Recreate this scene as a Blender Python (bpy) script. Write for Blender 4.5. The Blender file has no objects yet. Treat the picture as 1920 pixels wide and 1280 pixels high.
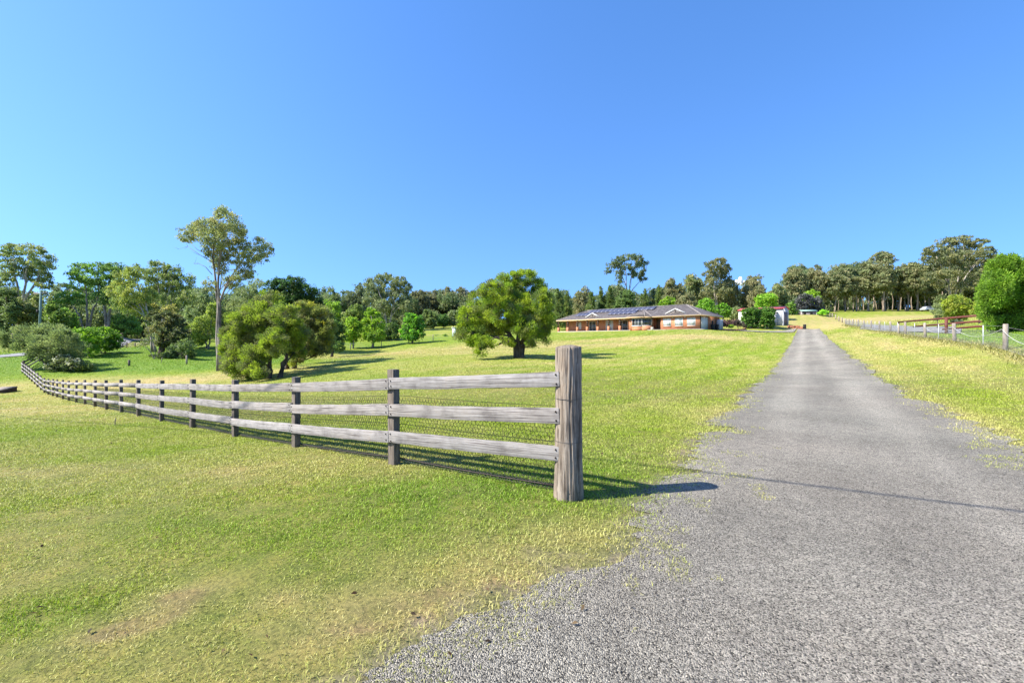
import bpy, math, random
import numpy as np
from mathutils import Vector, Matrix

# ------------------------------------------------------------------ camera, world, sun
C = bpy.context.scene
COL = C.collection
F = 853.33            # focal length in pixels of a 1920 px wide frame
CAMZ = 1.56
cd = bpy.data.cameras.new("camera"); cam = bpy.data.objects.new("camera", cd); COL.objects.link(cam)
cam.location = (0, 0, CAMZ); cam.rotation_euler = (math.radians(90), 0, 0)
cd.lens = 16.0; cd.sensor_width = 36.0; cd.clip_start = 0.05; cd.clip_end = 9000
C.camera = cam
SUN_EL = math.radians(43.5); SUN_AZ = (-0.97, -0.243)
w = bpy.data.worlds.new("World"); C.world = w; w.use_nodes = True
nt = w.node_tree; nt.nodes.clear()
wo = nt.nodes.new("ShaderNodeOutputWorld"); bg = nt.nodes.new("ShaderNodeBackground")
sky = nt.nodes.new("ShaderNodeTexSky"); sky.sky_type = 'NISHITA'; sky.sun_disc = False
sky.sun_elevation = SUN_EL; sky.sun_rotation = math.atan2(SUN_AZ[0], SUN_AZ[1])
sky.altitude = 0; sky.air_density = 1.0; sky.dust_density = 0.35; sky.ozone_density = 2.2
hs = nt.nodes.new("ShaderNodeHueSaturation"); hs.inputs['Saturation'].default_value = 1.26; hs.inputs['Value'].default_value = 1.0; hs.inputs['Hue'].default_value = .507
# the humid white band low on the horizon is narrower here than in the standard atmosphere: look up the sky a little higher
tcw = nt.nodes.new("ShaderNodeTexCoord"); mpw = nt.nodes.new("ShaderNodeMapping"); mpw.inputs['Scale'].default_value = (1, 1, .8); mpw.inputs['Location'].default_value = (0, 0, .24)
nt.links.new(tcw.outputs['Generated'], mpw.inputs[0]); nrm = nt.nodes.new("ShaderNodeVectorMath"); nrm.operation = 'NORMALIZE'
nt.links.new(mpw.outputs[0], nrm.inputs[0]); nt.links.new(nrm.outputs[0], sky.inputs[0])
nt.links.new(sky.outputs[0], hs.inputs['Color']); nt.links.new(hs.outputs[0], bg.inputs[0])
bg.inputs[1].default_value = 0.142
nt.links.new(bg.outputs[0], wo.inputs[0])
sl = bpy.data.lights.new("sun", 'SUN'); so = bpy.data.objects.new("sun", sl); COL.objects.link(so)
sl.energy = 4.8; sl.angle = math.radians(0.5); sl.color = (1.0, 0.95, 0.86)
tv = Vector((SUN_AZ[0]*math.cos(SUN_EL), SUN_AZ[1]*math.cos(SUN_EL), math.sin(SUN_EL)))
so.rotation_euler = tv.to_track_quat('Z', 'Y').to_euler(); so.location = (-30, -10, 40)
C.view_settings.view_transform = 'Standard'; C.view_settings.look = 'None'
C.view_settings.exposure = 1.25; C.view_settings.gamma = 1.0
try:
    C.cycles.max_bounces = 6; C.cycles.diffuse_bounces = 3; C.cycles.transmission_bounces = 4; C.cycles.transparent_max_bounces = 6
except Exception: pass

# ------------------------------------------------------------------ helpers
def rs(seed): return np.random.default_rng(seed)
def vnoise(x, y, seed=0):
    x = np.asarray(x, float); y = np.asarray(y, float)
    ix = np.floor(x).astype(np.int64); iy = np.floor(y).astype(np.int64); fx = x-ix; fy = y-iy
    fx = fx*fx*(3-2*fx); fy = fy*fy*(3-2*fy)
    def h(a, b):
        n = (a*374761393 + b*668265263 + seed*974711 + 12345) & 0xffffffff
        n = ((n ^ (n >> 13))*1274126177) & 0xffffffff
        n = ((n ^ (n >> 15))*2246822519) & 0xffffffff
        return ((n ^ (n >> 16)) & 0xffff)/65535.0
    return (h(ix,iy)*(1-fx)+h(ix+1,iy)*fx)*(1-fy) + (h(ix,iy+1)*(1-fx)+h(ix+1,iy+1)*fx)*fy
def fbm(x, y, seed=0, o=4):
    s = 0; a = .5; t = 0
    for k in range(o):
        s = s + a*vnoise(x*2**k, y*2**k, seed+k*17); t += a; a *= .55
    return s/t
def smooth(a, b, x):
    t = np.clip((x-a)/(b-a), 0, 1); return t*t*(3-2*t)
def wx(px, d): return (px-960.0)/F*d
def wz(py, d): return CAMZ-(py-640.0)/F*d

def np_mesh(name, V, faces_flat, sizes, mats, color=None, smooth_shade=False):
    me = bpy.data.meshes.new(name)
    V = np.ascontiguousarray(V, np.float32); sizes = np.asarray(sizes, np.int32)
    me.vertices.add(len(V)); me.vertices.foreach_set("co", V.ravel())
    me.loops.add(len(faces_flat)); me.loops.foreach_set("vertex_index", np.ascontiguousarray(faces_flat, np.int32))
    me.polygons.add(len(sizes)); st = np.zeros(len(sizes), np.int32); st[1:] = np.cumsum(sizes)[:-1]
    me.polygons.foreach_set("loop_start", st)
    if smooth_shade: me.polygons.foreach_set("use_smooth", np.ones(len(sizes), bool))
    for m in (mats if isinstance(mats, (list, tuple)) else [mats]): me.materials.append(m)
    me.update(calc_edges=True)
    if color is not None:
        at = me.color_attributes.new("Col", 'FLOAT_COLOR', 'POINT')
        c = np.ones((len(V), 4), np.float32); c[:, :3] = color; at.data.foreach_set("color", c.ravel())
    return me
def link(name, me, parent=None, loc=(0,0,0), rot=(0,0,0)):
    o = bpy.data.objects.new(name, me); COL.objects.link(o); o.location = loc; o.rotation_euler = rot
    if parent is not None: o.parent = parent
    return o
def tag(o, label=None, cat=None, group=None, kind=None):
    if label: o['label'] = label
    if cat: o['category'] = cat
    if group: o['group'] = group
    if kind: o['kind'] = kind
    return o
def thing(name, label, cat, loc, rotz=0, group=None):
    o = link(name, None, None, loc, (0,0,rotz)); o.empty_display_size = .2
    return tag(o, label, cat, group)

class MB:
    def __init__(s): s.v = []; s.f = []; s.n = 0
    def add(s, V, Fs):
        V = np.asarray(V, float); s.v.append(V); s.f += [tuple(int(i)+s.n for i in f) for f in Fs]; s.n += len(V); return s
    def box(s, x0, x1, y0, y1, z0, z1):
        return s.add([(x0,y0,z0),(x1,y0,z0),(x1,y1,z0),(x0,y1,z0),(x0,y0,z1),(x1,y0,z1),(x1,y1,z1),(x0,y1,z1)],
                     [(0,3,2,1),(4,5,6,7),(0,1,5,4),(1,2,6,5),(2,3,7,6),(3,0,4,7)])
    def beam(s, a, b, w, h, up=(0,0,1)):
        a = Vector(a); b = Vector(b); t = (b-a).normalized(); side = t.cross(Vector(up)).normalized(); u = side.cross(t)
        P = []
        for q in (a, b):
            for i, j in ((-1,-1),(1,-1),(1,1),(-1,1)): P.append(q+side*(i*w/2)+u*(j*h/2))
        return s.add([tuple(p) for p in P], [(0,1,2,3),(7,6,5,4),(0,4,5,1),(1,5,6,2),(2,6,7,3),(3,7,4,0)])
    def prism(s, poly, y0, y1):   # polygon in x,z extruded along y
        n = len(poly); V = [(p[0], y0, p[1]) for p in poly]+[(p[0], y1, p[1]) for p in poly]
        return s.add(V, [tuple(range(n)), tuple(range(2*n-1, n-1, -1))]+[(i, i+n, (i+1) % n+n, (i+1) % n) for i in range(n)])
    def tube(s, pts, rad, sides=6, cap=True):
        pts = np.asarray(pts, float); n = len(pts)
        if np.isscalar(rad): rad = [rad]*n
        t = np.gradient(pts, axis=0); t /= np.linalg.norm(t, axis=1)[:, None]+1e-9
        ref = np.array([0,0,1.]) if abs(t[:,2]).mean() < .8 else np.array([1.,0,0])
        V = []
        for i in range(n):
            a = np.cross(t[i], ref); a /= np.linalg.norm(a)+1e-9; b = np.cross(t[i], a)
            for k in range(sides):
                q = 2*math.pi*k/sides; V.append(pts[i]+rad[i]*(math.cos(q)*a+math.sin(q)*b))
        Fs = []
        for i in range(n-1):
            for k in range(sides):
                k2 = (k+1) % sides; Fs.append((i*sides+k, i*sides+k2, (i+1)*sides+k2, (i+1)*sides+k))
        if cap: Fs += [tuple(range(sides-1, -1, -1)), tuple(range((n-1)*sides, n*sides))]
        return s.add(V, Fs)
    def build(s, name, mat, parent=None, loc=(0,0,0), rot=(0,0,0), bevel=0, sm=False):
        V = np.concatenate(s.v); flat = [i for f in s.f for i in f]
        me = np_mesh(name, V, flat, [len(f) for f in s.f], mat, smooth_shade=sm)
        o = link(name, me, parent, loc, rot)
        if bevel:
            m = o.modifiers.new("bevel", 'BEVEL'); m.width = bevel; m.segments = 2; m.limit_method = 'ANGLE'
        return o

# ------------------------------------------------------------------ materials
def mat(name, rough=.8):
    m = bpy.data.materials.new(name); m.use_nodes = True
    b = m.node_tree.nodes["Principled BSDF"]; b.inputs['Roughness'].default_value = rough
    b.inputs['Specular IOR Level'].default_value = .25
    return m, m.node_tree, b
def nd(t, typ, **k):
    n = t.nodes.new(typ)
    for a, v in k.items():
        if a in n.inputs: n.inputs[a].default_value = v
        else: setattr(n, a, v)
    return n
def ramp(t, src, stops):
    r = t.nodes.new("ShaderNodeValToRGB"); e = r.color_ramp.elements
    while len(e) < len(stops): e.new(.5)
    for i, (p, c) in enumerate(stops): e[i].position = p; e[i].color = (*c, 1)
    t.links.new(src, r.inputs[0]); return r.outputs[0]
def coords(t, kind='Object', scale=(1,1,1), rnd=False):
    tc = t.nodes.new("ShaderNodeTexCoord"); mp = t.nodes.new("ShaderNodeMapping"); mp.inputs['Scale'].default_value = scale
    t.links.new(tc.outputs[kind], mp.inputs[0])
    if rnd:
        oi = t.nodes.new("ShaderNodeObjectInfo"); mu = nd(t, "ShaderNodeMath", operation='MULTIPLY'); mu.inputs[1].default_value = 37.0
        t.links.new(oi.outputs['Random'], mu.inputs[0]); t.links.new(mu.outputs[0], mp.inputs['Location'])
    return mp.outputs[0]
def mixc(t, a, b, f, mode='MIX'):
    m = t.nodes.new("ShaderNodeMix"); m.data_type = 'RGBA'; m.blend_type = mode
    for s, k in ((f, 0), (a, 6), (b, 7)):
        if isinstance(s, (int, float)): m.inputs[k].default_value = s
        elif isinstance(s, tuple): m.inputs[k].default_value = (*s, 1)
        else: t.links.new(s, m.inputs[k])
    return m.outputs[2]
def bump(t, b, h, st=.3, dist=.01):
    n = nd(t, "ShaderNodeBump"); n.inputs['Strength'].default_value = st; n.inputs['Distance'].default_value = dist
    t.links.new(h, n.inputs['Height']); t.links.new(n.outputs[0], b.inputs['Normal'])
def noisy(name, c1, c2, scale=8, rough=.8, stretch=(1,1,1), bs=.2, detail=5, rnd=True, c3=None):
    m, t, b = mat(name, rough)
    co = coords(t, 'Object', stretch, rnd); n = nd(t, "ShaderNodeTexNoise"); n.inputs['Scale'].default_value = scale; n.inputs['Detail'].default_value = detail
    t.links.new(co, n.inputs['Vector'])
    st = [(.32, c1), (.68, c2)] if c3 is None else [(.28, c1), (.5, c2), (.72, c3)]
    t.links.new(ramp(t, n.outputs['Fac'], st), b.inputs['Base Color'])
    if bs: bump(t, b, n.outputs['Fac'], bs)
    return m
M = {}
# foliage: colour per leaf, some light passes through
def leafmat(name, trans):
    m, t, b = mat(name, .5)
    a = t.nodes.new("ShaderNodeAttribute"); a.attribute_name = "Col"
    t.links.new(a.outputs['Color'], b.inputs['Base Color'])
    tr = t.nodes.new("ShaderNodeBsdfTranslucent"); t.links.new(mixc(t, a.outputs['Color'], (.9, 1.0, .35), .5, 'MULTIPLY'), tr.inputs[0])
    mx = t.nodes.new("ShaderNodeMixShader"); mx.inputs[0].default_value = trans
    t.links.new(b.outputs[0], mx.inputs[1]); t.links.new(tr.outputs[0], mx.inputs[2])
    t.links.new(mx.outputs[0], t.nodes["Material Output"].inputs[0])
    return m
M['leaf'] = leafmat('leaf', .52); M['grass'] = leafmat('grass_blade', .3)
M['bark_grey'] = noisy('bark_grey', (.07,.058,.048), (.20,.17,.145), 3, .9, (1,1,.35), .6, c3=(.32,.28,.24))
M['bark_pale'] = noisy('bark_pale', (.18,.15,.12), (.33,.29,.245), 2, .85, (1,1,.4), .4, c3=(.44,.40,.35))
M['bark_dark'] = noisy('bark_dark', (.035,.028,.022), (.11,.085,.065), 5, .95, (1,1,.25), .8)
M['bark_paper'] = noisy('bark_paper', (.04,.032,.026), (.15,.12,.095), 5, .95, (1,1,.2), .9)
M['bark_tan'] = noisy('bark_tan', (.16,.12,.09), (.36,.29,.22), 2, .9, (1,1,.3), .4)
def wood(name, cs, gscale=(1.6, 75, 75), knots=True, bs=.5):
    m, t, b = mat(name, .85)
    co = coords(t, 'Object', (1,1,1), True)
    mp = t.nodes.new("ShaderNodeMapping"); mp.inputs['Scale'].default_value = gscale; t.links.new(co, mp.inputs[0])
    nz = nd(t, "ShaderNodeTexNoise"); nz.inputs['Scale'].default_value = 1.0; nz.inputs['Detail'].default_value = 6; nz.inputs['Distortion'].default_value = .9; nz.inputs['Roughness'].default_value = .62
    t.links.new(mp.outputs[0], nz.inputs['Vector'])
    n2 = nd(t, "ShaderNodeTexNoise"); n2.inputs['Scale'].default_value = 3.4; n2.inputs['Detail'].default_value = 7; n2.inputs['Roughness'].default_value = .65; t.links.new(co, n2.inputs['Vector'])
    c = ramp(t, nz.outputs['Fac'], cs)
    c = mixc(t, c, ramp(t, n2.outputs['Fac'], [(.30, (.50,.48,.48)), (.44, (.85,.84,.84)), (.55, (1.05,1.04,1.04)), (.7, (1.05,.97,.90))]), .85, 'MULTIPLY')
    if knots:
        mp2 = t.nodes.new("ShaderNodeMapping"); mp2.inputs['Scale'].default_value = (gscale[0]*.45, gscale[1]*.15, gscale[2]*.15); t.links.new(co, mp2.inputs[0])
        vo = nd(t, "ShaderNodeTexVoronoi"); vo.inputs['Scale'].default_value = 1.0; t.links.new(mp2.outputs[0], vo.inputs['Vector'])
        c = mixc(t, c, ramp(t, vo.outputs['Distance'], [(.05, (.35,.3,.28)), (.16, (1,1,1))]), .7, 'MULTIPLY')
    mp3 = t.nodes.new("ShaderNodeMapping"); mp3.inputs['Scale'].default_value = tuple(q*1.9 if q > 10 else q*.8 for q in gscale); t.links.new(co, mp3.inputs[0])
    nc = nd(t, "ShaderNodeTexNoise"); nc.inputs['Scale'].default_value = 1.0; nc.inputs['Detail'].default_value = 3; nc.inputs['Distortion'].default_value = 1.4; t.links.new(mp3.outputs[0], nc.inputs['Vector'])
    crack = ramp(t, nc.outputs['Fac'], [(.33, (.22,.19,.17)), (.40, (1,1,1))]); c = mixc(t, c, crack, .9, 'MULTIPLY')
    oi2 = t.nodes.new('ShaderNodeObjectInfo'); c = mixc(t, c, ramp(t, oi2.outputs['Random'], [(0, (.90,.88,.85)), (.35, (1.08,1.07,1.06)), (.7, (1.16,1.15,1.14)), (1, (.98,.94,.89))]), 1.0, 'MULTIPLY')
    hsum = nd(t, "ShaderNodeMath", operation='MULTIPLY'); bw = t.nodes.new("ShaderNodeRGBToBW"); t.links.new(crack, bw.inputs[0]); t.links.new(bw.outputs[0], hsum.inputs[0]); t.links.new(nz.outputs['Fac'], hsum.inputs[1])
    t.links.new(c, b.inputs['Base Color']); bump(t, b, hsum.outputs[0], bs, .008)
    return m
M['rail'] = wood('weathered_rail', [(.30, (.05,.043,.038)), (.40, (.17,.155,.145)), (.5, (.255,.24,.225)), (.62, (.31,.295,.285)), (.78, (.38,.37,.36))])
M['post'] = wood('dark_post', [(.3, (.06,.048,.038)), (.6, (.17,.145,.118)), (.8, (.25,.22,.185))], (60, 60, 3), False)
M['gatepost'] = wood('split_post', [(.28, (.035,.026,.019)), (.40, (.15,.122,.095)), (.55, (.265,.225,.18)), (.75, (.35,.31,.26))], (34, 34, 2.4), False, 1.0)
M['iron'] = noisy('rusty_iron', (.012,.011,.011), (.05,.035,.028), 40, .6)
M['wire'] = noisy('galvanised_wire', (.03,.03,.028), (.09,.085,.08), 30, .5, bs=0)
M['pale_wire'] = noisy('pale_wire', (.24,.245,.23), (.34,.34,.32), 30, .5, bs=0)
M['steel'] = noisy('galvanised_steel', (.38,.40,.42), (.55,.57,.58), 12, .45, bs=0)
M['redrail'] = noisy('red_paint', (.085,.026,.020), (.14,.042,.031), 6, .6)
M['greywood'] = noisy('grey_fence_wood', (.17,.14,.11), (.36,.30,.25), 9, .9, (1,1,.2), .5)
M['white'] = noisy('white_paint', (.52,.51,.48), (.62,.61,.58), 5, .55, bs=0)
M['cream'] = noisy('cream_fascia', (.52,.36,.2), (.62,.45,.27), 3, .6, bs=0)
M['dark'] = noisy('dark_gap', (.012,.012,.013), (.03,.03,.03), 6, .7)
M['timber'] = noisy('dark_timber', (.05,.032,.022), (.10,.062,.042), 6, .7, (1,1,.2))
M['concrete'] = noisy('concrete', (.30,.27,.22), (.42,.38,.32), 4, .9)
M['grey_door'] = noisy('grey_door', (.34,.35,.37), (.42,.43,.45), 3, .6, (1,1,6), .3)
M['red_roof'] = noisy('red_steel_roof', (.40,.065,.075), (.52,.11,.11), 3, .5, (1,1,1), .2)
M['green_roof'] = noisy('green_steel_roof', (.20,.34,.29), (.30,.44,.38), 3, .5)
M['plum_wall'] = noisy('grey_boards', (.13,.11,.12), (.24,.20,.20), 6, .8, (1,1,8))
M['cap'] = noisy('ridge_tiles', (.17,.15,.14), (.28,.25,.235), 3, .8, bs=.1)
M['solar'] = None
def glass(name, c1, c2):
    m, t, b = mat(name, .06); b.inputs['Specular IOR Level'].default_value = .6
    n = nd(t, "ShaderNodeTexNoise"); n.inputs['Scale'].default_value = .9; t.links.new(coords(t, 'Object', (2,2,.6), True), n.inputs['Vector'])
    t.links.new(ramp(t, n.outputs['Fac'], [(.4, c1), (.6, c2)]), b.inputs['Base Color']); return m
M['glass'] = glass('window_glass', (.02,.025,.03), (.09,.10,.11))
M['blind'] = glass('window_with_curtain', (.30,.34,.35), (.55,.57,.55))
def solar():
    m, t, b = mat('solar_cells', .35); b.inputs['Specular IOR Level'].default_value = .18
    br = nd(t, "ShaderNodeTexBrick"); br.offset = 0; br.inputs['Scale'].default_value = 1
    br.inputs['Color1'].default_value = (.04,.045,.075,1); br.inputs['Color2'].default_value = (.05,.055,.09,1); br.inputs['Mortar'].default_value = (.14,.14,.18,1)
    br.inputs['Mortar Size'].default_value = .02; br.inputs['Brick Width'].default_value = .16; br.inputs['Row Height'].default_value = .16
    t.links.new(coords(t, 'Object'), br.inputs['Vector']); t.links.new(br.outputs[0], b.inputs['Base Color']); return m
M['solar'] = solar()
def brick():
    m, t, b = mat('orange_brick', .9)
    tc = t.nodes.new("ShaderNodeTexCoord"); sp = t.nodes.new("ShaderNodeSeparateXYZ"); t.links.new(tc.outputs['Object'], sp.inputs[0])
    ad = nd(t, "ShaderNodeMath", operation='ADD'); t.links.new(sp.outputs[0], ad.inputs[0]); t.links.new(sp.outputs[1], ad.inputs[1])
    cb = t.nodes.new("ShaderNodeCombineXYZ"); t.links.new(ad.outputs[0], cb.inputs[0]); t.links.new(sp.outputs[2], cb.inputs[1])
    br = nd(t, "ShaderNodeTexBrick"); br.inputs['Scale'].default_value = 1
    br.inputs['Color1'].default_value = (.42,.115,.045,1); br.inputs['Color2'].default_value = (.50,.185,.08,1); br.inputs['Mortar'].default_value = (.44,.30,.2,1)
    br.inputs['Mortar Size'].default_value = .012; br.inputs['Brick Width'].default_value = .24; br.inputs['Row Height'].default_value = .086
    t.links.new(cb.outputs[0], br.inputs['Vector'])
    n = nd(t, "ShaderNodeTexNoise"); n.inputs['Scale'].default_value = 1.3; t.links.new(tc.outputs['Object'], n.inputs['Vector'])
    t.links.new(mixc(t, br.outputs[0], ramp(t, n.outputs['Fac'], [(.3, (.75,.72,.7)), (.7, (1.15,1.1,1.05))]), .6, 'MULTIPLY'), b.inputs['Base Color'])
    bump(t, b, br.outputs['Fac'], .3, -.01); return m
M['brick'] = brick()
def tiles():
    m, t, b = mat('roof_tiles', .75)
    co = coords(t, 'Object')
    wv = nd(t, "ShaderNodeTexWave"); wv.bands_direction = 'X'; wv.inputs['Scale'].default_value = 1.05; t.links.new(co, wv.inputs['Vector'])
    wv2 = nd(t, "ShaderNodeTexWave"); wv2.bands_direction = 'Z'; wv2.wave_profile = 'SAW'; wv2.inputs['Scale'].default_value = 2.4; t.links.new(co, wv2.inputs['Vector'])
    n = nd(t, "ShaderNodeTexNoise"); n.inputs['Scale'].default_value = 2.2; n.inputs['Detail'].default_value = 8; t.links.new(co, n.inputs['Vector'])
    t.links.new(ramp(t, n.outputs['Fac'], [(.3, (.075,.064,.06)), (.5, (.112,.097,.091)), (.72, (.165,.148,.14))]), b.inputs['Base Color'])
    s = nd(t, "ShaderNodeMath", operation='ADD'); t.links.new(wv.outputs['Fac'], s.inputs[0]); t.links.new(wv2.outputs['Fac'], s.inputs[1])
    bump(t, b, s.outputs[0], .7, .04); return m
M['tiles'] = tiles()
def gravel(name, lo, hi, scale):
    m, t, b = mat(name, .9)
    co = coords(t, 'Object')
    v = nd(t, "ShaderNodeTexVoronoi"); v.inputs['Scale'].default_value = scale; t.links.new(co, v.inputs['Vector'])
    sp = t.nodes.new("ShaderNodeSeparateColor"); t.links.new(v.outputs['Color'], sp.inputs[0])
    c = ramp(t, sp.outputs[0], [(0, lo), (.35, tuple((a*.55+b_*.45) for a, b_ in zip(lo, hi))), (.75, tuple((a*.3+b_*.7) for a, b_ in zip(lo, hi))), (1, hi)])
    v2 = nd(t, "ShaderNodeTexVoronoi"); v2.inputs['Scale'].default_value = scale*.5; t.links.new(co, v2.inputs['Vector'])
    sp2 = t.nodes.new("ShaderNodeSeparateColor"); t.links.new(v2.outputs['Color'], sp2.inputs[0])
    c = mixc(t, c, ramp(t, sp2.outputs[1], [(0, (.82,.82,.82)), (1, (1.15,1.15,1.15))]), 1.0, 'MULTIPLY')
    n = nd(t, "ShaderNodeTexNoise"); n.inputs['Scale'].default_value = .7; n.inputs['Detail'].default_value = 6; t.links.new(co, n.inputs['Vector'])
    c = mixc(t, c, ramp(t, n.outputs['Fac'], [(.3, (.86,.85,.84)), (.55, (1,1,1)), (.75, (1.1,1.09,1.07))]), 1.0, 'MULTIPLY')
    v3 = nd(t, "ShaderNodeTexNoise"); v3.inputs['Scale'].default_value = 7; v3.inputs['Detail'].default_value = 8; v3.inputs['Roughness'].default_value = .75; t.links.new(co, v3.inputs['Vector'])
    c = mixc(t, c, ramp(t, v3.outputs['Fac'], [(.34, (.82,.81,.80)), (.5, (1.03,1.03,1.03)), (.66, (1.15,1.14,1.12))]), 1.0, 'MULTIPLY')
    a = t.nodes.new("ShaderNodeAttribute"); a.attribute_name = "Col"
    c = mixc(t, c, a.outputs['Color'], 1.0, 'MULTIPLY')
    t.links.new(c, b.inputs['Base Color']); bump(t, b, v.outputs['Distance'], 1.0, -.012); return m
M['gravel'] = gravel('chip_seal', (.016,.015,.0135), (.43,.398,.33), 135)
M['road'] = gravel('road_seal', (.12,.12,.125), (.34,.34,.35), 30)
def ground_m():
    m, t, b = mat('lawn_ground', .95)
    a = t.nodes.new("ShaderNodeAttribute"); a.attribute_name = "Col"
    co = coords(t, 'Object')
    n = nd(t, "ShaderNodeTexNoise"); n.inputs['Scale'].default_value = 34; n.inputs['Detail'].default_value = 6; n.inputs['Roughness'].default_value = .7; t.links.new(co, n.inputs['Vector'])
    n2 = nd(t, "ShaderNodeTexNoise"); n2.inputs['Scale'].default_value = 3.2; n2.inputs['Detail'].default_value = 8; n2.inputs['Roughness'].default_value = .65; t.links.new(co, n2.inputs['Vector'])
    n3 = nd(t, "ShaderNodeTexNoise"); n3.inputs['Scale'].default_value = .55; n3.inputs['Detail'].default_value = 6; n3.inputs['Roughness'].default_value = .6; t.links.new(co, n3.inputs['Vector'])
    c = mixc(t, a.outputs['Color'], ramp(t, n.outputs['Fac'], [(.3, (.36,.38,.3)), (.5, (.95,.95,.95)), (.7, (1.35,1.3,1.15))]), 1.0, 'MULTIPLY')
    c = mixc(t, c, ramp(t, n2.outputs['Fac'], [(.3, (.62,.74,.5)), (.5, (1,1,1)), (.7, (1.28,1.16,1.15))]), 1.0, 'MULTIPLY')
    c = mixc(t, c, ramp(t, n3.outputs['Fac'], [(.32, (.82,.92,.7)), (.5, (1,1,1)), (.68, (1.15,1.04,1.1))]), 1.0, 'MULTIPLY')
    t.links.new(c, b.inputs['Base Color']); bump(t, b, n.outputs['Fac'], .6, .03); return m
M['ground'] = ground_m()

# ------------------------------------------------------------------ terrain
FENCE = [(739,868),(555,840),(441,820),(361,802),(303,790),(260,780),(228,773),(200,767.5),(178,762),(159.4,758),(143,754.8),(129,751.7),(118,748.5),(107,745),(99,742),(90.6,740)]
FA = np.array([-1.5, 5.8]); FB = np.array([-34.75, 34.1])
def fence_pt(px):
    k = (px-960)/F; e = FB-FA; s = (k*FA[1]-FA[0])/(e[0]-k*e[1]); p = FA+e*s; return p[0], p[1]
FPOSTS = [(wx(1066, 4.44), 4.44, .057)]
for px, py in FENCE:
    x, y = fence_pt(px); FPOSTS.append((x, y, wz(py, y)))
F2 = [(83,737),(76.5,731),(70,725),(64.6,719.6),(59.4,714.8),(55,711),(51,707.3),(47,704),(41.7,700)]
FD2 = np.linspace(35.6, 46.5, len(F2))
for (px, py), d in zip(F2, FD2): FPOSTS.append((wx(px, d), d, wz(py, d)))
RF = [(1990,690,16.5),(1885,655.6,21.3),(1790,641,29.5),(1735,633.7,36),(1698,627,43),(1670,622,51),(1649,619,58),(1633,616.5,64),(1620,614,71),(1609,612,78),(1599,610.3,84),(1592,608.8,90),(1585.8,607,96),(1579,604.8,102),(1573,602.3,108),(1567,599.8,114),(1561,597,120),(1556,594,126),(1551,591,132)]
HU = np.array([.70, -.714]); HV = np.array([.714, .70]); HR = np.array([32.59, 79.0]); HL = HR-HU*31.0
HZ = 3.70
ctrl = [(0,0,0),(-3,2,0),(3,2,0),(-7,3,-.05),(7,3,0),(8,6.5,0),(11,9.5,.08),(0,-8,0),(-12,-6,-.1),(12,-6,.0),(1.5,8,0),(3,6,0),(-4,3.5,0),(-12,8,-.45),(-25,12,-1.1),(-30,20,-1.6),(25,5,.35),(18,12,.45)]
ctrl += FPOSTS
ctrl += [(wx(a,d), d, wz(b,d)) for a, b, d in RF]
for d, z in ((12.5,-.03),(21.6,.05),(30,.3),(38,.67),(49,1.1),(60,1.6),(75,2.45),(90,3.3),(98,4.0)): ctrl.append((.6+.645*d, d, z))
for s_, yy in ((0,0),(8,-1),(16,-1),(24,-1),(31,-1),(31,10),(15,10),(0,10)):
    p = HL+HU*s_+HV*yy; ctrl.append((p[0], p[1], HZ-.05))
PTS = [(975,671,41),(500,711,37),(545,691,43),(410,695,45),(95,690,48),(315,666,60),(25,667,60),(-60,680,52),(250,638,105),(230,668,58),(662,652,85),(774,644,85),(600,664,75),(700,690,36),(860,634,92),(820,620,110),
       (40,628,95),(200,625,100),(400,636,100),(550,640,80),(240,653,93),(1430,623,84),(1470,606,99),(1400,607,101),(1515,593,125),(1545,589,118),(1600,584,145),(1720,583,145),(1800,582,150),(1790,604,55),(1700,600,75),(1895,619,30),(1960,640,22),(1840,606,42),
       (1000,690,26),(1200,640,60),(1150,632,75),(900,655,58),(1300,634,62),(800,672,44),(1250,690,28),
       (0,632,150),(480,630,150),(800,612,150),(1100,600,150),(1250,596,150),(1400,590,150),(1900,581,150),(-300,640,120),(2100,600,80),(2300,640,40),(-400,690,50),(1760,598,90),(1760,591,115),(1880,597,90),(1880,589,115),(1650,594,110)]
ctrl += [(wx(a,d), d, wz(b,d)) for a, b, d in PTS]
ctrl = np.array(ctrl)
class TPS:
    def __init__(s, P, lam):
        s.X = P[:, :2]/40.; n = len(P)
        K = s.k(s.X); A = np.zeros((n+3, n+3)); A[:n, :n] = K+lam*np.eye(n)
        A[:n, n] = 1; A[:n, n+1:] = s.X; A[n, :n] = 1; A[n+1:, :n] = s.X.T
        s.w = np.linalg.solve(A, np.r_[P[:, 2], 0, 0, 0])
    def k(s, Q):
        r2 = ((Q[:, None, :]-s.X[None])**2).sum(-1)+1e-12; return r2*np.log(r2)*.5
    def __call__(s, Q):
        Q = Q/40.; return s.k(Q)@s.w[:-3]+s.w[-3]+Q@s.w[-2:]
_t = TPS(ctrl, .004)
def gz(x, y):
    x = np.atleast_1d(np.asarray(x, float)); y = np.atleast_1d(np.asarray(y, float))
    r = np.hypot(x, y); k = np.minimum(1, 225/np.maximum(r, 1e-6)); back = np.where(y < -10, -10, y)
    Q = np.stack([x*k, np.maximum(y*k, -10)], 1); out = np.empty(len(Q))
    for i in range(0, len(Q), 60000): out[i:i+60000] = _t(Q[i:i+60000])
    out = np.clip(out, -4, 16)
    return out
def g1(x, y): return float(gz(x, y)[0])
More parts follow.
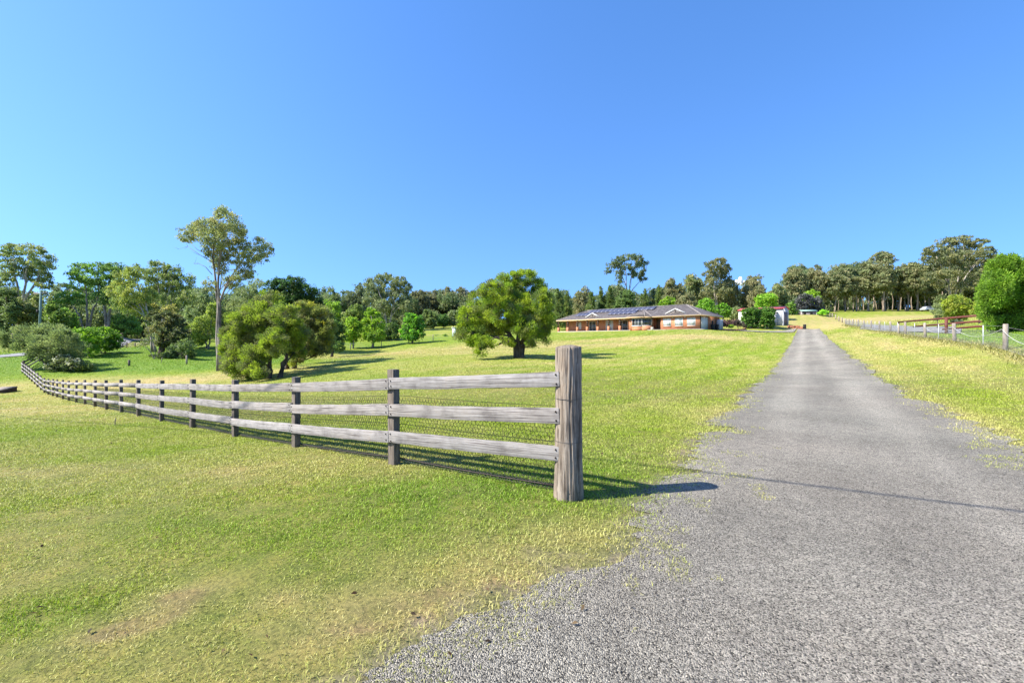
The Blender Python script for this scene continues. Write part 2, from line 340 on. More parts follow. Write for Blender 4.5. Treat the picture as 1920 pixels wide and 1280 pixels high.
# ------------------------------------------------------------------ driveway outline
DL = [(1485,90,3.3),(1480,60,0),(1468,38,0),(1437,21.6,0),(1385,12.5,0)]
def flat_pt(px, py):
    d = 6.0
    for _ in range(40): d = .5*d+.5*(CAMZ-g1(wx(px, d), d))*F/(py-640.0)
    return wx(px, d), d
LE = [(-40,-9),(-12,-1.2),(-5,.55),(-2.0,1.35),(-1.2,1.72)]
for p in [(690,1280),(840,1185),(985,1120),(1100,1065),(1165,990),(1215,925),(1262,880),(1298,845),(1345,795)]: LE.append(flat_pt(*p))
for d in (12.5,16,21.6,30,38,49,60,75,90): LE.append((.6+.645*d-2.35, d))
RE = [(30,-9),(16,-2),(9.5,1.2),(7.4,4.0)]
for d in (5.6,8,12.5,16,21.6,30,38,49,60,75,90): RE.append((.6+.645*d+2.35+(.25 if d < 10 else 0), d))
LE = np.array(LE); RE = np.array(RE)
def xl(y): return np.interp(y, LE[:,1], LE[:,0])
def xr(y): return np.interp(y, RE[:,1], RE[:,0])
def edge_n(x, y, s):   # ragged edge
    return (fbm(x*1.1+7, y*1.1, s, 3)-.5)*.7+(fbm(x*6, y*6, s+5, 3)-.5)*.34
def drive_sd(x, y):    # >0 on the lawn, metres from the seal edge
    k = np.where(y > 9, .84, .72)
    return np.maximum((xl(y)-x)*k, (x-xr(y))*.84)-edge_n(x, y, 3)*np.where(y > 30, .6, 1)

# ------------------------------------------------------------------ lawn colour in the world: dry, green and lush patches
LIME = np.array([.19,.245,.018]); STRAW = np.array([.37,.31,.12]); LUSH = np.array([.112,.20,.016]); SOIL = np.array([.30,.20,.115]); OLIVE = np.array([.165,.165,.035])
def blob(x, y, px, d, rx, ry, rot=0):
    cx = wx(px, d); u = x-cx; v = y-d; c, s = math.cos(rot), math.sin(rot)
    return np.exp(-((u*c+v*s)/rx)**2-((-u*s+v*c)/ry)**2)
def lawn(x, y):
    x = np.asarray(x, float); y = np.asarray(y, float); d = np.hypot(x, y)
    dry = .22+.62*(fbm(x*.16+3, y*.16, 11, 4)-.5)+.6*(fbm(x*.7, y*.7, 23, 4)-.5)+.35*(fbm(x*3.1, y*3.1, 29, 3)-.5)
    lush = 1.2*(fbm(x*.22+31, y*.22+8, 41, 4)-.56)+.5*(fbm(x*1.3, y*1.3, 43, 3)-.5)
    for px, dd, rx, ry, rot, a in [(60,22,9,3.2,-.4,.55),(40,30,8,4,0,.5),(230,40,14,3.5,.05,.75),(340,38,9,4,0,.45),(800,62,24,10,.1,.6),(700,70,22,7,.1,.45),(880,52,10,5,0,.4),(1240,66,9,4.5,-.25,.95),(1120,58,8,3,-.2,.5),(1000,32,12,3,0,.25),
                               (1700,32,3.5,16,-.55,.36),(1620,45,2.6,16,-.55,.28),(1760,16,4,6,-.6,.08),(1720,105,30,16,0,.8),(1650,90,14,20,0,.6),(1330,66,5,4,0,.6),(340,2.75,.28,.16,.3,.85),(520,2.7,.2,.12,.3,.6),(240,2.45,.3,.14,.4,.9),(700,2.5,.7,.3,.2,.4),(900,2.9,.7,.4,.3,.4),(1080,3.6,.4,.4,0,.35),(1560,62,6,9,0,.3),(480,5.8,.9,.5,.3,.3),(60,6.2,1.2,.6,0,.45)]:
        dry = dry+a*blob(x, y, px, dd, rx, ry, rot)
    for px, dd, rx, ry, a in [(20,56,14,11,1.3),(200,56,14,9,1.5),(300,52,16,6,1.2),(395,58,12,9,1.2),(90,64,20,10,1.0),(760,4.6,1.6,.8,.36),(1100,4.9,1.0,1.0,.38),(1150,7,1.6,2.0,.3),(350,3.9,1.2,.5,.28),(120,2.6,.6,.3,.5),(560,3.6,1.0,.4,.3),(700,90,40,8,.7),(1110,76,12,3.5,.5),(1250,22,8,6,.25),(1880,30,9,8,1.0),(1960,24,8,6,1.0),(980,4.8,1.2,.8,.28)]:
        b = a*blob(x, y, px, dd, rx, ry)*(smooth(0, 1.2, x-9.6-.6415*y) if px in (1880, 1960) else 1); lush = lush+b; dry = dry-.75*b
    # mown strips run alongside the driveway
    q = (x*.84-y*.545); st = np.sin(q*2*math.pi/2.1+1.6*fbm(x*.1, y*.1, 5, 2)*6)*smooth(6, 14, d)*smooth(0, 8, x+.2*y)
    dry = dry+.15*st
    sd = drive_sd(x, y); dry = dry+.27*np.exp(-np.maximum(sd, 0)/.55)*(d < 40)
    dry = np.clip(dry, 0, 1); lush = np.clip(lush, 0, 1)
    c = LIME[None]*(1-dry[:, None])+STRAW[None]*dry[:, None]
    c = c*(1-.8*lush[:, None])+LUSH[None]*(.8*lush[:, None])
    soil = smooth(.80, 1.0, dry+.35*(fbm(x*5, y*5, 61, 3)-.5))*np.where(d < 35, .8, .15)
    return c, dry, lush, soil

# ------------------------------------------------------------------ ground sheet (polar, fine where the photograph looks)
def ground():
    a = np.concatenate([np.linspace(-58, 58, 640), np.linspace(59, 301, 110)])*math.pi/180
    r = np.concatenate([[.25,.6,1.0,1.3], np.geomspace(1.5, 170, 560), [180,200,225,260,320,420,600,900,1500,2600,4500]])
    R, A = np.meshgrid(r, a, indexing='ij'); x = (R*np.sin(A)).ravel(); y = (R*np.cos(A)).ravel()
    z = gz(x, y)
    z += (fbm(x*1.7, y*1.7, 71, 3)-.5)*.03*smooth(1, 3, np.hypot(x, y))*smooth(.15, .7, drive_sd(x, y))
    nr, na = R.shape; i, j = np.meshgrid(np.arange(nr-1), np.arange(na), indexing='ij'); j2 = (j+1) % na
    q = np.stack([i*na+j, i*na+j2, (i+1)*na+j2, (i+1)*na+j], -1).reshape(-1, 4)[:, ::-1]
    x = np.r_[x, 0]; y = np.r_[y, 0]; z = np.r_[z, g1(0, 0)]; k = len(x)-1
    tri = np.stack([np.full(na, k), (np.arange(na)+1) % na, np.arange(na)], -1)
    c, dry, lush, soil = lawn(x, y)
    c = c*(1-soil[:, None])+SOIL[None]*soil[:, None]
    d = np.hypot(x, y); nearf = 1-smooth(14, 34, d)      # thatch and soil between the blades close by
    th = np.array([.125,.10,.035]); c = c*(1-.6*nearf[:, None])+th[None]*(.6*nearf[:, None])
    sd = drive_sd(x, y); gr = .8*(1-smooth(-.05, .3, sd))*(d < 60)
    c = c*(1-gr[:, None])+np.array([.17,.145,.11])[None]*gr[:, None]
    me = np_mesh("lawn", np.stack([x, y, z], 1), np.r_[q.ravel(), tri.ravel()], np.r_[np.full(len(q), 4), np.full(len(tri), 3)], M['ground'], c, True)
    return tag(link("lawn", me), kind='structure')
ground()

def strip(name, L, R, m, off, nseg, ncross, ragged=0, col=None):
    L = np.asarray(L, float); R = np.asarray(R, float)
    def res(P, n):
        s = np.r_[0, np.cumsum(np.hypot(*np.diff(P, axis=0).T))]; t = np.linspace(0, 1, n)
        return s, t
    n = nseg
    def at(P, t):
        s = np.r_[0, np.cumsum(np.hypot(*np.diff(P, axis=0).T))]; s /= s[-1]; return np.stack([np.interp(t, s, P[:,0]), np.interp(t, s, P[:,1])], 1)
    t = np.linspace(0, 1, n); a = at(L, t); b = at(R, t)
    u = np.linspace(0, 1, ncross)[None, :, None]; Q = a[:, None]*(1-u)+b[:, None]*u
    x = Q[..., 0].ravel(); y = Q[..., 1].ravel()
    if ragged:
        uu = np.broadcast_to(u[..., 0], (n, ncross)).ravel(); dirx = (b-a); dirx = dirx/np.hypot(*dirx.T)[:, None]; dd = np.repeat(dirx, ncross, 0)
        e = edge_n(x, y, 3)*ragged; f = np.where(uu < .5, (1-2*uu)**3*-1, (2*uu-1)**3)*e
        x = x+dd[:,0]*f; y = y+dd[:,1]*f
    z = gz(x, y)+off+.0004*np.hypot(x, y)
    i, j = np.meshgrid(np.arange(n-1), np.arange(ncross-1), indexing='ij'); k = i*ncross+j
    q = np.stack([k, k+1, k+ncross+1, k+ncross], -1).reshape(-1, 4)
    me = np_mesh(name, np.stack([x, y, z], 1), q.ravel(), np.full(len(q), 4), m, np.ones((len(x), 3)) if col is None else col(x, y), True)
    return tag(link(name, me), kind='structure')
def drive():   # stations by distance along the drive so that both edges match
    ys = np.concatenate([np.linspace(-8, 1.2, 30), np.linspace(1.25, 12, 360), np.geomspace(12.05, 97, 260)])
    L = np.stack([xl(ys), ys], 1); R = np.stack([xr(ys), ys], 1); far = ys > 90
    L[far, 0] = .6+.645*ys[far]-2.35; R[far, 0] = .6+.645*ys[far]+2.35
    nc = 60; u = np.linspace(0, 1, nc)[None, :, None]; Q = L[:, None]*(1-u)+R[:, None]*u
    x = Q[..., 0].ravel(); y = Q[..., 1].ravel(); uu = np.tile(np.linspace(0, 1, nc), len(ys))
    am = np.where(ys > 30, .6, 1); eL = np.repeat(edge_n(L[:,0], ys, 3)*am/.76, nc); eR = np.repeat(edge_n(R[:,0], ys, 3)*am/.84, nc)
    x = x+np.where(uu < .5, -np.clip(1-uu*4, 0, 1)*eL, np.clip(1-(1-uu)*4, 0, 1)*eR)
    z = gz(x, y)+.006+.0006*np.hypot(x, y)
    # wheel tracks are worn paler, the crown and edges stay darker
    off = (x-(.6+.645*y))*.84; tr = np.exp(-((np.abs(off)-.85)/.42)**2)*smooth(4, 12, y)
    fb = fbm(x*.5, y*.5, 81, 4)
    tone = .89+.28*tr+.5*(fb-.5)+.35*(fbm(off*2.2+9, y*.22, 85, 4)-.5)+.1*smooth(25, 6, y)+.22*smooth(1.2, 3.2, off)*(y < 9)
    warm = np.clip(1.0+.06*(fbm(x*.3, y*.3, 83, 3)-.5), .9, 1.1)
    c = np.stack([tone*warm, tone*.985, tone*.96], 1)
    nr = len(ys); i, j = np.meshgrid(np.arange(nr-1), np.arange(nc-1), indexing='ij'); k = i*nc+j
    q = np.stack([k, k+1, k+nc+1, k+nc], -1).reshape(-1, 4)
    me = np_mesh("driveway", np.stack([x, y, z], 1), q.ravel(), np.full(len(q), 4), M['gravel'], c, True)
    tag(link("driveway", me), kind='structure')
drive()
P = lambda px, d: (wx(px, d), d)
one = lambda v: (lambda x, y: np.tile(np.array([v, v*.99, v*.97]), (len(x), 1)))
strip("driveway_branch", [P(1484,86.5), P(1452,85), P(1420,84), P(1385,86)], [P(1494,95), P(1465,91), P(1425,88), P(1378,90)], M['gravel'], .07, 60, 14, .5, one(1.05))
strip("road", [(-100,8),(-74,44),(-62.5,60),(-74,80),(-83,100),(-92,128)], [(-108,12),(-81,46),(-69.5,62),(-80.5,82),(-89,101),(-99,130)], M['road'], .05, 80, 12, 0, one(1.0))
strip("gravel_yard", [P(1612,68), P(1690,47), P(1760,38.5), P(1800,34)], [P(1618,82), P(1700,57), P(1765,45), P(1803,39)], M['road'], .05, 40, 10, .8, one(.85))

# ------------------------------------------------------------------ grass blades
def blades(name, n, dmin, dmax, power, wid, hgt, seed, seg2=True, xfun=None, lab=None):
    g = rs(seed)
    if xfun is None:
        u = g.random(n); d = (dmin**power+u*(dmax**power-dmin**power))**(1/power); k = g.uniform(-1.85, 1.3, n); x = k*d; y = d
        sd = drive_sd(x, y); c, dry, lush, soil = lawn(x, y)
        patch = fbm(x*1.8, y*1.8, 91, 4)
        dens = smooth(-.45, .55, sd+1.0*(patch-.5))*(1-.75*soil)*(.72+.5*(patch))
        gaps = smooth(.30, .46, fbm(x*11, y*11, 93, 3)+.10*(d > 9)); dens = dens*(.25+.75*gaps)
        tuft = (fbm(x*2.3+5, y*2.3, 97, 3) > np.where(d < 8, .50+.26*np.clip(-sd, 0, 1), .70))*(sd > -1.6)*(sd < .25)*.5
        dens = dens*(1-smooth(.62*dmax, dmax, d))*smooth(dmin*.9, dmin*1.25, d); keep = g.random(n) < np.maximum(dens, tuft*np.where(d < 8, .7, .3)*(sd > -.75)*(y < 30))
        x, y, d, c, dry, lush, sd = x[keep], y[keep], d[keep], c[keep], dry[keep], lush[keep], sd[keep]
        hm = (.55+.5*smooth(.5, -.2, sd)+.45*lush+.4*fbm(x*2.5, y*2.5, 101, 3)+.45*fbm(x*9, y*9, 103, 2))
    else:
        x, y, hm, c = xfun(g, n); d = np.hypot(x, y); dry = np.full(len(x), .6)
    n = len(x); z = gz(x, y)-.004
    W = wid(d)*g.uniform(.7, 1.3, n); H = hgt(d)*g.uniform(.45, 1.35, n)*hm
    th = g.uniform(0, 2*math.pi, n); lean = g.uniform(.25, 1.5, n)
    dx, dy = np.cos(th), np.sin(th); ph = th+math.pi/2+g.normal(0, .5, n); sx, sy = np.cos(ph)*W/2, np.sin(ph)*W/2
    B = np.stack([x, y, z], 1); S = np.stack([sx, sy, np.zeros(n)], 1)
    mid = B+np.stack([dx*H*lean*.32, dy*H*lean*.32, H*.62], 1); tip = B+np.stack([dx*H*lean, dy*H*lean, H*(1.02-.32*lean)], 1)
    col = c*g.uniform(.62, 1.55, (n, 1)); straw = g.random(n) < (.05+.42*dry); col[straw] = (.5*col[straw]+.5*np.array([.46,.40,.18]))*g.uniform(.8, 1.25, (straw.sum(), 1))
    col = col*1.38
    if seg2:
        V = np.stack([B-S, B+S, mid+S*.8, mid-S*.8, tip], 1).reshape(-1, 3); o = np.arange(n)[:, None]*5
        f = np.concatenate([o+np.array([[0,1,2,3]]), o+np.array([[3,2,4]])], 1).ravel(); sz = np.tile([4, 3], n); cc = np.repeat(col, 5, 0)
    else:
        V = np.stack([B-S, B+S, tip], 1).reshape(-1, 3); f = np.arange(3*n); sz = np.full(n, 3); cc = np.repeat(col, 3, 0)
    o = link(name, np_mesh(name, V, f, sz, M['grass'], cc)); tag(o, lab, 'grass', None, 'stuff'); return o
blades("grass", 1250000, 1.5, 14, 1.35, lambda d: .0017+.0007*d, lambda d: .018+.0013*d, 5, True, None, 'short mown lawn grass, green and straw coloured, around the fence')
blades("grass", 780000, 7, 42, 1.25, lambda d: .002+.0011*d, lambda d: .04+.0004*d, 6, False, None, 'mown paddock grass beyond the rail fence')
blades("grass", 500000, 30, 96, 1.5, lambda d: .0012*d, lambda d: .05+.0005*d, 7, False, None, 'mown grass on the far slope below the house')
def verge(g, n):
    P_ = np.array([(wx(a, d), d) for a, b, d in RF[:13]]); s = np.r_[0, np.cumsum(np.hypot(*np.diff(P_, axis=0).T))]
    t = g.random(n)**1.3*s[-1]; x = np.interp(t, s, P_[:,0]); y = np.interp(t, s, P_[:,1]); o = g.normal(-.15, .33, n); x = x+o*.84; y = y-o*.54
    c = np.where(g.random((n,1)) < .5, np.array([[.13,.14,.035]]), np.array([[.22,.195,.075]])); return x, y, g.uniform(.5, 1.3, n)*(.5+fbm(x*1.2, y*1.2, 55, 3)), c
blades("long_grass", 14000, 0, 0, 1, lambda d: .008+.0009*d, lambda d: .16+0*d, 8, False, verge, 'unmown olive grass along the foot of the wire fence')

def litter():   # small dry leaves and clods dropped on the lawn
    g = rs(31); n = 260; d = 2.2+g.random(n)**1.3*13; x = g.uniform(-1.2, .35, n)*d; y = d; k = drive_sd(x, y) > -.6; x, y = x[k], y[k]; n = len(x)
    z = gz(x, y)+.012+g.random(n)*.015; th = g.uniform(0, 6.28, n); L = g.uniform(.006, .018, n)*(1+.08*y); a = np.stack([np.cos(th), np.sin(th), g.normal(0,.3,n)], 1)*L[:, None]; b = np.stack([-np.sin(th), np.cos(th), g.normal(0,.4,n)], 1)*L[:, None]*.45
    p = np.stack([x, y, z], 1); V = np.stack([p-a, p+b+[0,0,.004], p+a, p-b+[0,0,.004]], 1).reshape(-1, 3)
    c = np.array([[.10,.055,.03],[.16,.09,.045],[.06,.04,.025],[.22,.15,.08]])[g.integers(0, 4, n)]
    tag(link("fallen_leaves", np_mesh("fallen_leaves", V, np.arange(4*n), np.full(n, 4), M['leaf'], np.repeat(c, 4, 0))), "scattered small dry brown leaves on the mown lawn", "leaves", None, 'stuff')
litter()

def pebbles():   # loose stones shed on to the edges of the seal
    g = rs(37); n = 600; d = 2.4+g.random(n)**1.5*9; y = d; x = xl(y)+np.abs(g.normal(0, .7, n))-.1; k = x < 1.2*y; x, y = x[k], y[k]; n = len(x); z = gz(x, y)+.010
    r = g.uniform(.003, .0065, n)*(1+.05*y); p = np.stack([x, y, z], 1); O = np.array([[1,0,0],[0,1,0],[-1,0,0],[0,-1,0],[0,0,.7],[0,0,-.7]])
    V = (p[:, None]+O[None]*(r[:, None]*g.uniform(.6, 1.3, (n, 6)))[:, :, None]).reshape(-1, 3); f = np.array([[0,1,4],[1,2,4],[2,3,4],[3,0,4],[1,0,5],[2,1,5],[3,2,5],[0,3,5]])
    F_ = (np.arange(n)[:, None, None]*6+f[None]).ravel(); m, t, b = mat('pebble', .9); a = t.nodes.new("ShaderNodeAttribute"); a.attribute_name = "Col"; t.links.new(a.outputs['Color'], b.inputs['Base Color'])
    c = np.array([[.30,.28,.25],[.18,.17,.155],[.25,.235,.21],[.10,.09,.08]])[g.integers(0, 4, n)]
    tag(link("pebbles", np_mesh("pebbles", V, F_, np.full(n*8, 3), m, np.repeat(c, 6, 0))), "loose grey stones along the ragged edge of the driveway", "stones", None, 'stuff')
pebbles()
# ------------------------------------------------------------------ timber rail fence
def rail_fence():
    gx, gy, gzz = FPOSTS[0]
    root = thing("rail_fence", "weathered grey three-rail fence with dark posts running from the round gate post down the lawn", "fence", (gx, gy, gzz))
    root['category'] = "fence"
    O = np.array([gx, gy, gzz]); N = np.array([-.648, -.762, 0])   # towards the camera side
    ang = math.atan2(FB[1]-FA[1], FB[0]-FA[0])
    g = rs(4)
    # round gate post, split and furrowed
    nr, na = 70, 96; zz = np.linspace(-.25, 1.44, nr); A = np.linspace(0, 2*math.pi, na, endpoint=False)
    Z, AA = np.meshgrid(zz, A, indexing='ij')
    r = .136-.010*(Z/1.44)+.010*np.exp(-(Z/.18)**2)
    fur = fbm(AA*7+Z*.35, Z*.9+3, 5, 4); r = r-.020*np.clip(.46-fur, 0, 1)*2.2+.006*(fbm(AA*2.2, Z*2.4, 7, 3)-.5)*2
    r = r-.022*np.exp(-((AA-4.75-.07*np.sin(Z*6))/.03)**2)*smooth(.0, .5, Z)-.018*np.exp(-((AA-5.35-.05*np.sin(Z*9+1))/.022)**2)
    seam = np.abs(AA-0)*0; V = np.stack([r*np.cos(AA), r*np.sin(AA), Z], -1).reshape(-1, 3)
    i, j = np.meshgrid(np.arange(nr-1), np.arange(na), indexing='ij'); j2 = (j+1) % na
    q = np.stack([i*na+j, i*na+j2, (i+1)*na+j2, (i+1)*na+j], -1).reshape(-1, 4)
    rings = [V]; fl = [q.ravel()]; sz = [np.full(len(q), 4)]; base = (nr-1)*na; n0 = len(V)
    for k, sc in enumerate((.93, .6, .25)):
        top = V[base:base+na].copy(); top[:, :2] *= sc; top[:, 2] = 1.44+.012+.008*k+.010*(fbm(top[:,0]*40, top[:,1]*40, 3, 3)-.5)+.02*top[:,0]; rings.append(top)
        prev = base if k == 0 else n0+(k-1)*na; cur = n0+k*na; jj = np.arange(na); q2 = np.stack([prev+jj, prev+(jj+1) % na, cur+(jj+1) % na, cur+jj], -1)
        fl.append(q2.ravel()); sz.append(np.full(na, 4))
    fl.append(np.arange(n0+2*na, n0+3*na)); sz.append(np.array([na]))
    gp = link("gate_post", np_mesh("gate_post", np.concatenate(rings), np.concatenate(fl), np.concatenate(sz), M['gatepost'], None, True), root)
    gp['label'] = "thick round split gate post at the end of the fence"
    for h in (.07, .545, .955):
        b = MB(); t = np.linspace(0, 2*math.pi, 33); rr = .139-.010*h/1.44
        b.tube(np.stack([rr*np.cos(t), rr*np.sin(t), h+.004*np.sin(t)+0*t], 1), .0022, 5, False); b.build("wire_tie", M['wire'], gp)
    # square posts
    pts = []
    for k, (x, y, z) in enumerate(FPOSTS):
        p = np.array([x, y, z])-O; pts.append(p)
        if k == 0: continue
        b = MB(); b.box(-.064, .064, -.048, .048, -.25, 1.2+g.normal(0, .008)); near = k < 9
        o = b.build("post", M['post'], root, p, (g.normal(0, .008), g.normal(0, .008), ang+g.normal(0, .03)), .006 if near else 0)
    bolt = MB(); t = np.linspace(0, 2*math.pi, 7)[:-1]
    bolt.add([(.0105*math.cos(a), 0, .0105*math.sin(a)) for a in t]+[(.0075*math.cos(a), .010, .0075*math.sin(a)) for a in t]+[(0, .013, 0)],
             [(i, (i+1) % 6, 6+(i+1) % 6, 6+i) for i in range(6)]+[(6+i, 6+(i+1) % 6, 12) for i in range(6)])
    bme = np_mesh("bolt", np.concatenate(bolt.v), [i for f in bolt.f for i in f], [len(f) for f in bolt.f], M['iron'])
    HTS = [1.02, .685, .345]; H0 = [1.142, .79, .425]
    for k in range(len(pts)-1):
        for r_ in range(3):
            ha = (H0 if k == 0 else HTS)[r_]+(g.normal(0, .008) if k else 0); hb = HTS[r_]+g.normal(0, .006)
            off = N*(.048+.021)
            a = pts[k]+off*(1.0 if k else 1.62)+np.array([0, 0, ha]); b_ = pts[k+1]+off+np.array([0, 0, hb])
            d = b_-a; L = np.linalg.norm(d); d = d/L
            if k == 0: a = a+np.array([.76,-.65,0])*-.02
            L = np.linalg.norm(b_-a)-.004; hh = .0715+g.normal(0, .0015); ns = 14 if k < 6 else 2
            xs = np.linspace(0, L, ns); sag = -.010*np.sin(np.pi*xs/L)*(k < 6)*g.uniform(.2, 1)
            V = []
            for q_, x_ in enumerate(xs):
                e = .0022*g.normal(size=4) if k < 6 else np.zeros(4)
                V += [(x_, -.02, -hh+sag[q_]+e[0]), (x_, .02, -hh+sag[q_]+e[1]), (x_, .02, hh+sag[q_]+e[2]), (x_, -.02, hh+sag[q_]+e[3])]
            Fs = [(0,3,2,1), tuple(4*(ns-1)+i for i in (0,1,2,3))]
            for q_ in range(ns-1):
                for i in range(4): Fs.append((4*q_+i, 4*q_+(i+1) % 4, 4*q_+4+(i+1) % 4, 4*q_+4+i))
            m = MB(); m.add(V, Fs)
            yaw = math.atan2(d[1], d[0]); pit = -math.asin(d[2])
            ro = m.build("rail", M['rail'], root, a+d*.002, (0, pit, yaw), .004 if k < 6 else 0)
            if k < 7:
                # outer face of the board: local +y or -y, whichever points to the camera side
                sgn = 1 if (np.cross([0,0,1], d)@N) > 0 else -1
                for ex in ((.045, L-.042) if k else (.035, L-.042)):
                    for ez in (-.042, .042):
                        bo = link("bolt", bme, ro, (ex+g.normal(0, .004), sgn*.0195, ez+g.normal(0, .004)), (0 if sgn > 0 else math.pi, 0, 0))
    # strands and hexagonal netting on the paddock side of the posts
    back = -N*.055
    for h in (.86, .50, .06):
        b = MB(); P_ = []
        for k in range(len(pts)-1):
            for t in np.linspace(0, 1, 7)[:-1 if k < len(pts)-2 else None]: P_.append(pts[k]*(1-t)+pts[k+1]*t+back+np.array([0, 0, h-.012*math.sin(math.pi*t)]))
        b.tube(P_, .0026 if h > .1 else .009, 4); b.build("strand", M['wire'] if h > .1 else M['iron'], root)
    for k in range(9):
        a, c = pts[k]+back, pts[k+1]+back; e = c-a; L = np.linalg.norm(e[:2]); s_ = .05 if k < 4 else .075; nx = int(L/s_); nz = int(.84/(s_*.86))
        I, J = np.meshgrid(np.arange(nx), np.arange(nz), indexing='ij'); u0 = (I+.5*(J % 2))*s_; v0 = J*s_*.86+.02
        segs = []
        for (du, dv, eu, ev) in ((0, 0, s_/2, s_*.28), (0, 0, -s_/2, s_*.28), (s_/2, s_*.28, s_/2, s_*.86)):
            segs.append(np.stack([u0+du, v0+dv, u0+eu, v0+ev], -1).reshape(-1, 4))
        S = np.concatenate(segs); S = S+g.normal(0, .003, S.shape); S[:, [0,2]] = np.clip(S[:, [0,2]], 0, L); rw = .0023
        w3 = lambda u, v: a[None]+e[None]*(u/L)[:, None]+np.stack([0*u, 0*u, v], 1)
        A_, B_ = w3(S[:,0], S[:,1]), w3(S[:,2], S[:,3]); t = B_-A_; t = t/np.maximum(np.linalg.norm(t, axis=1), 1e-6)[:, None]
        sd_ = np.cross(t, N[None]); V = np.stack([A_+sd_*rw, A_-sd_*rw*.5+N*rw, A_-sd_*rw*.5-N*rw, B_+sd_*rw, B_-sd_*rw*.5+N*rw, B_-sd_*rw*.5-N*rw], 1).reshape(-1, 3)
        o = np.arange(len(S))[:, None]*6; f = np.concatenate([o+np.array([[0,1,4,3]]), o+np.array([[1,2,5,4]]), o+np.array([[2,0,3,5]])], 1).ravel()
        link("wire_netting", np_mesh("wire_netting", V, f, np.full(len(S)*3, 4), M['wire']), root)
rail_fence()

def plain_fence(name, label, pts, h, mpost, mrail, rails, pw=.12, rh=.14, round_=False, rt=.04, group=None):
    """posts at pts (x, y), rails at given heights"""
    z0 = g1(*pts[0]); root = thing(name, label, "fence", (pts[0][0], pts[0][1], z0), 0, group); P_ = []
    for x, y in pts: P_.append(np.array([x-pts[0][0], y-pts[0][1], g1(x, y)-z0]))
    for k, p in enumerate(P_):
        q = P_[min(k+1, len(P_)-1)]-P_[max(k-1, 0)]; b = MB()
        if round_: b.tube([(0,0,-.2),(0,0,h*.5),(0,0,h)], [pw/2, pw/2, pw*.46], 10)
        else: b.box(-pw/2, pw/2, -pw/2, pw/2, -.2, h)
        b.build("post", mpost, root, p, (0, 0, math.atan2(q[1], q[0])))
    for r_ in rails:
        for k in range(len(P_)-1):
            b = MB(); b.beam(P_[k]+np.array([0,0,r_]), P_[k+1]+np.array([0,0,r_]), rt, rh); b.build("rail", mrail, root)
    return root, P_
def lin(a, b, n): return [tuple(np.array(a)*(1-t)+np.array(b)*t) for t in np.linspace(0, 1, n)]
plain_fence("rail_fence", "dark three-rail fence along the road behind the round green trees, turning at a thick post", [(wx(41.7, 46.5)-.3, 46.9)]+lin(P(75, 53), P(238, 93), 13)[0:]+lin(P(238, 93), P(300, 91), 5)[1:], 1.2, M['post'], M['greywood'], (1.0, .65, .3), .16, .15)
plain_fence("rail_fence", "low grey rail fence on the far side of the road at the left edge", lin((-96, 62), (-93, 92), 10), 1.2, M['greywood'], M['greywood'], (1.0, .62, .25), .16, .15)
plain_fence("rail_fence", "grey paddock fence across the road, seen under the dark bushy tree", lin(P(214, 116), P(285, 112), 6), 1.5, M['greywood'], M['greywood'], (1.3, .8, .4), .2, .2)
rf, _ = plain_fence("rail_fence", "dark rusty red three-rail fence in front of the tall clipped cypress", [P(1686, 44.5), P(1718, 41), P(1777, 37), P(1822, 33.8), P(1864, 31.5)], .05, M['redrail'], M['redrail'], ())
for o in list(rf.children): bpy.data.objects.remove(o)
def red():
    a = [(1684,603.5,44.5),(1850,589,32.5)]; sp = [((1684,603.8),(1851,590.2),44.5,32.4), ((1712,612.2),(1856,600.6),42.5,32.2), ((1767,617.2),(1866,609.4),38,31.8)]
    O = np.array(rf.location)
    for A_, B_, da, db in sp:
        b = MB(); p = np.array([wx(A_[0], da), da, wz(A_[1], da)])-O; q = np.array([wx(B_[0], db), db, wz(B_[1], db)])-O
        b.beam(p, q, .05, .15); b.build("rail", M['redrail'], rf)
    for px, d, yt in ((1687, 44.4, 602.5), (1777, 36.8, 594.5), (1854, 32.2, 589)):
        x = wx(px, d); z0 = g1(x, d); b = MB(); hw = .1 if px == 1777 else .06; b.box(-hw, hw, -hw, hw, -.2, wz(yt, d)-z0); b.build("post", M['redrail'] if px == 1777 else M['greywood'], rf, np.array([x, d+.12, z0])-O, (0, 0, -.8))
red()
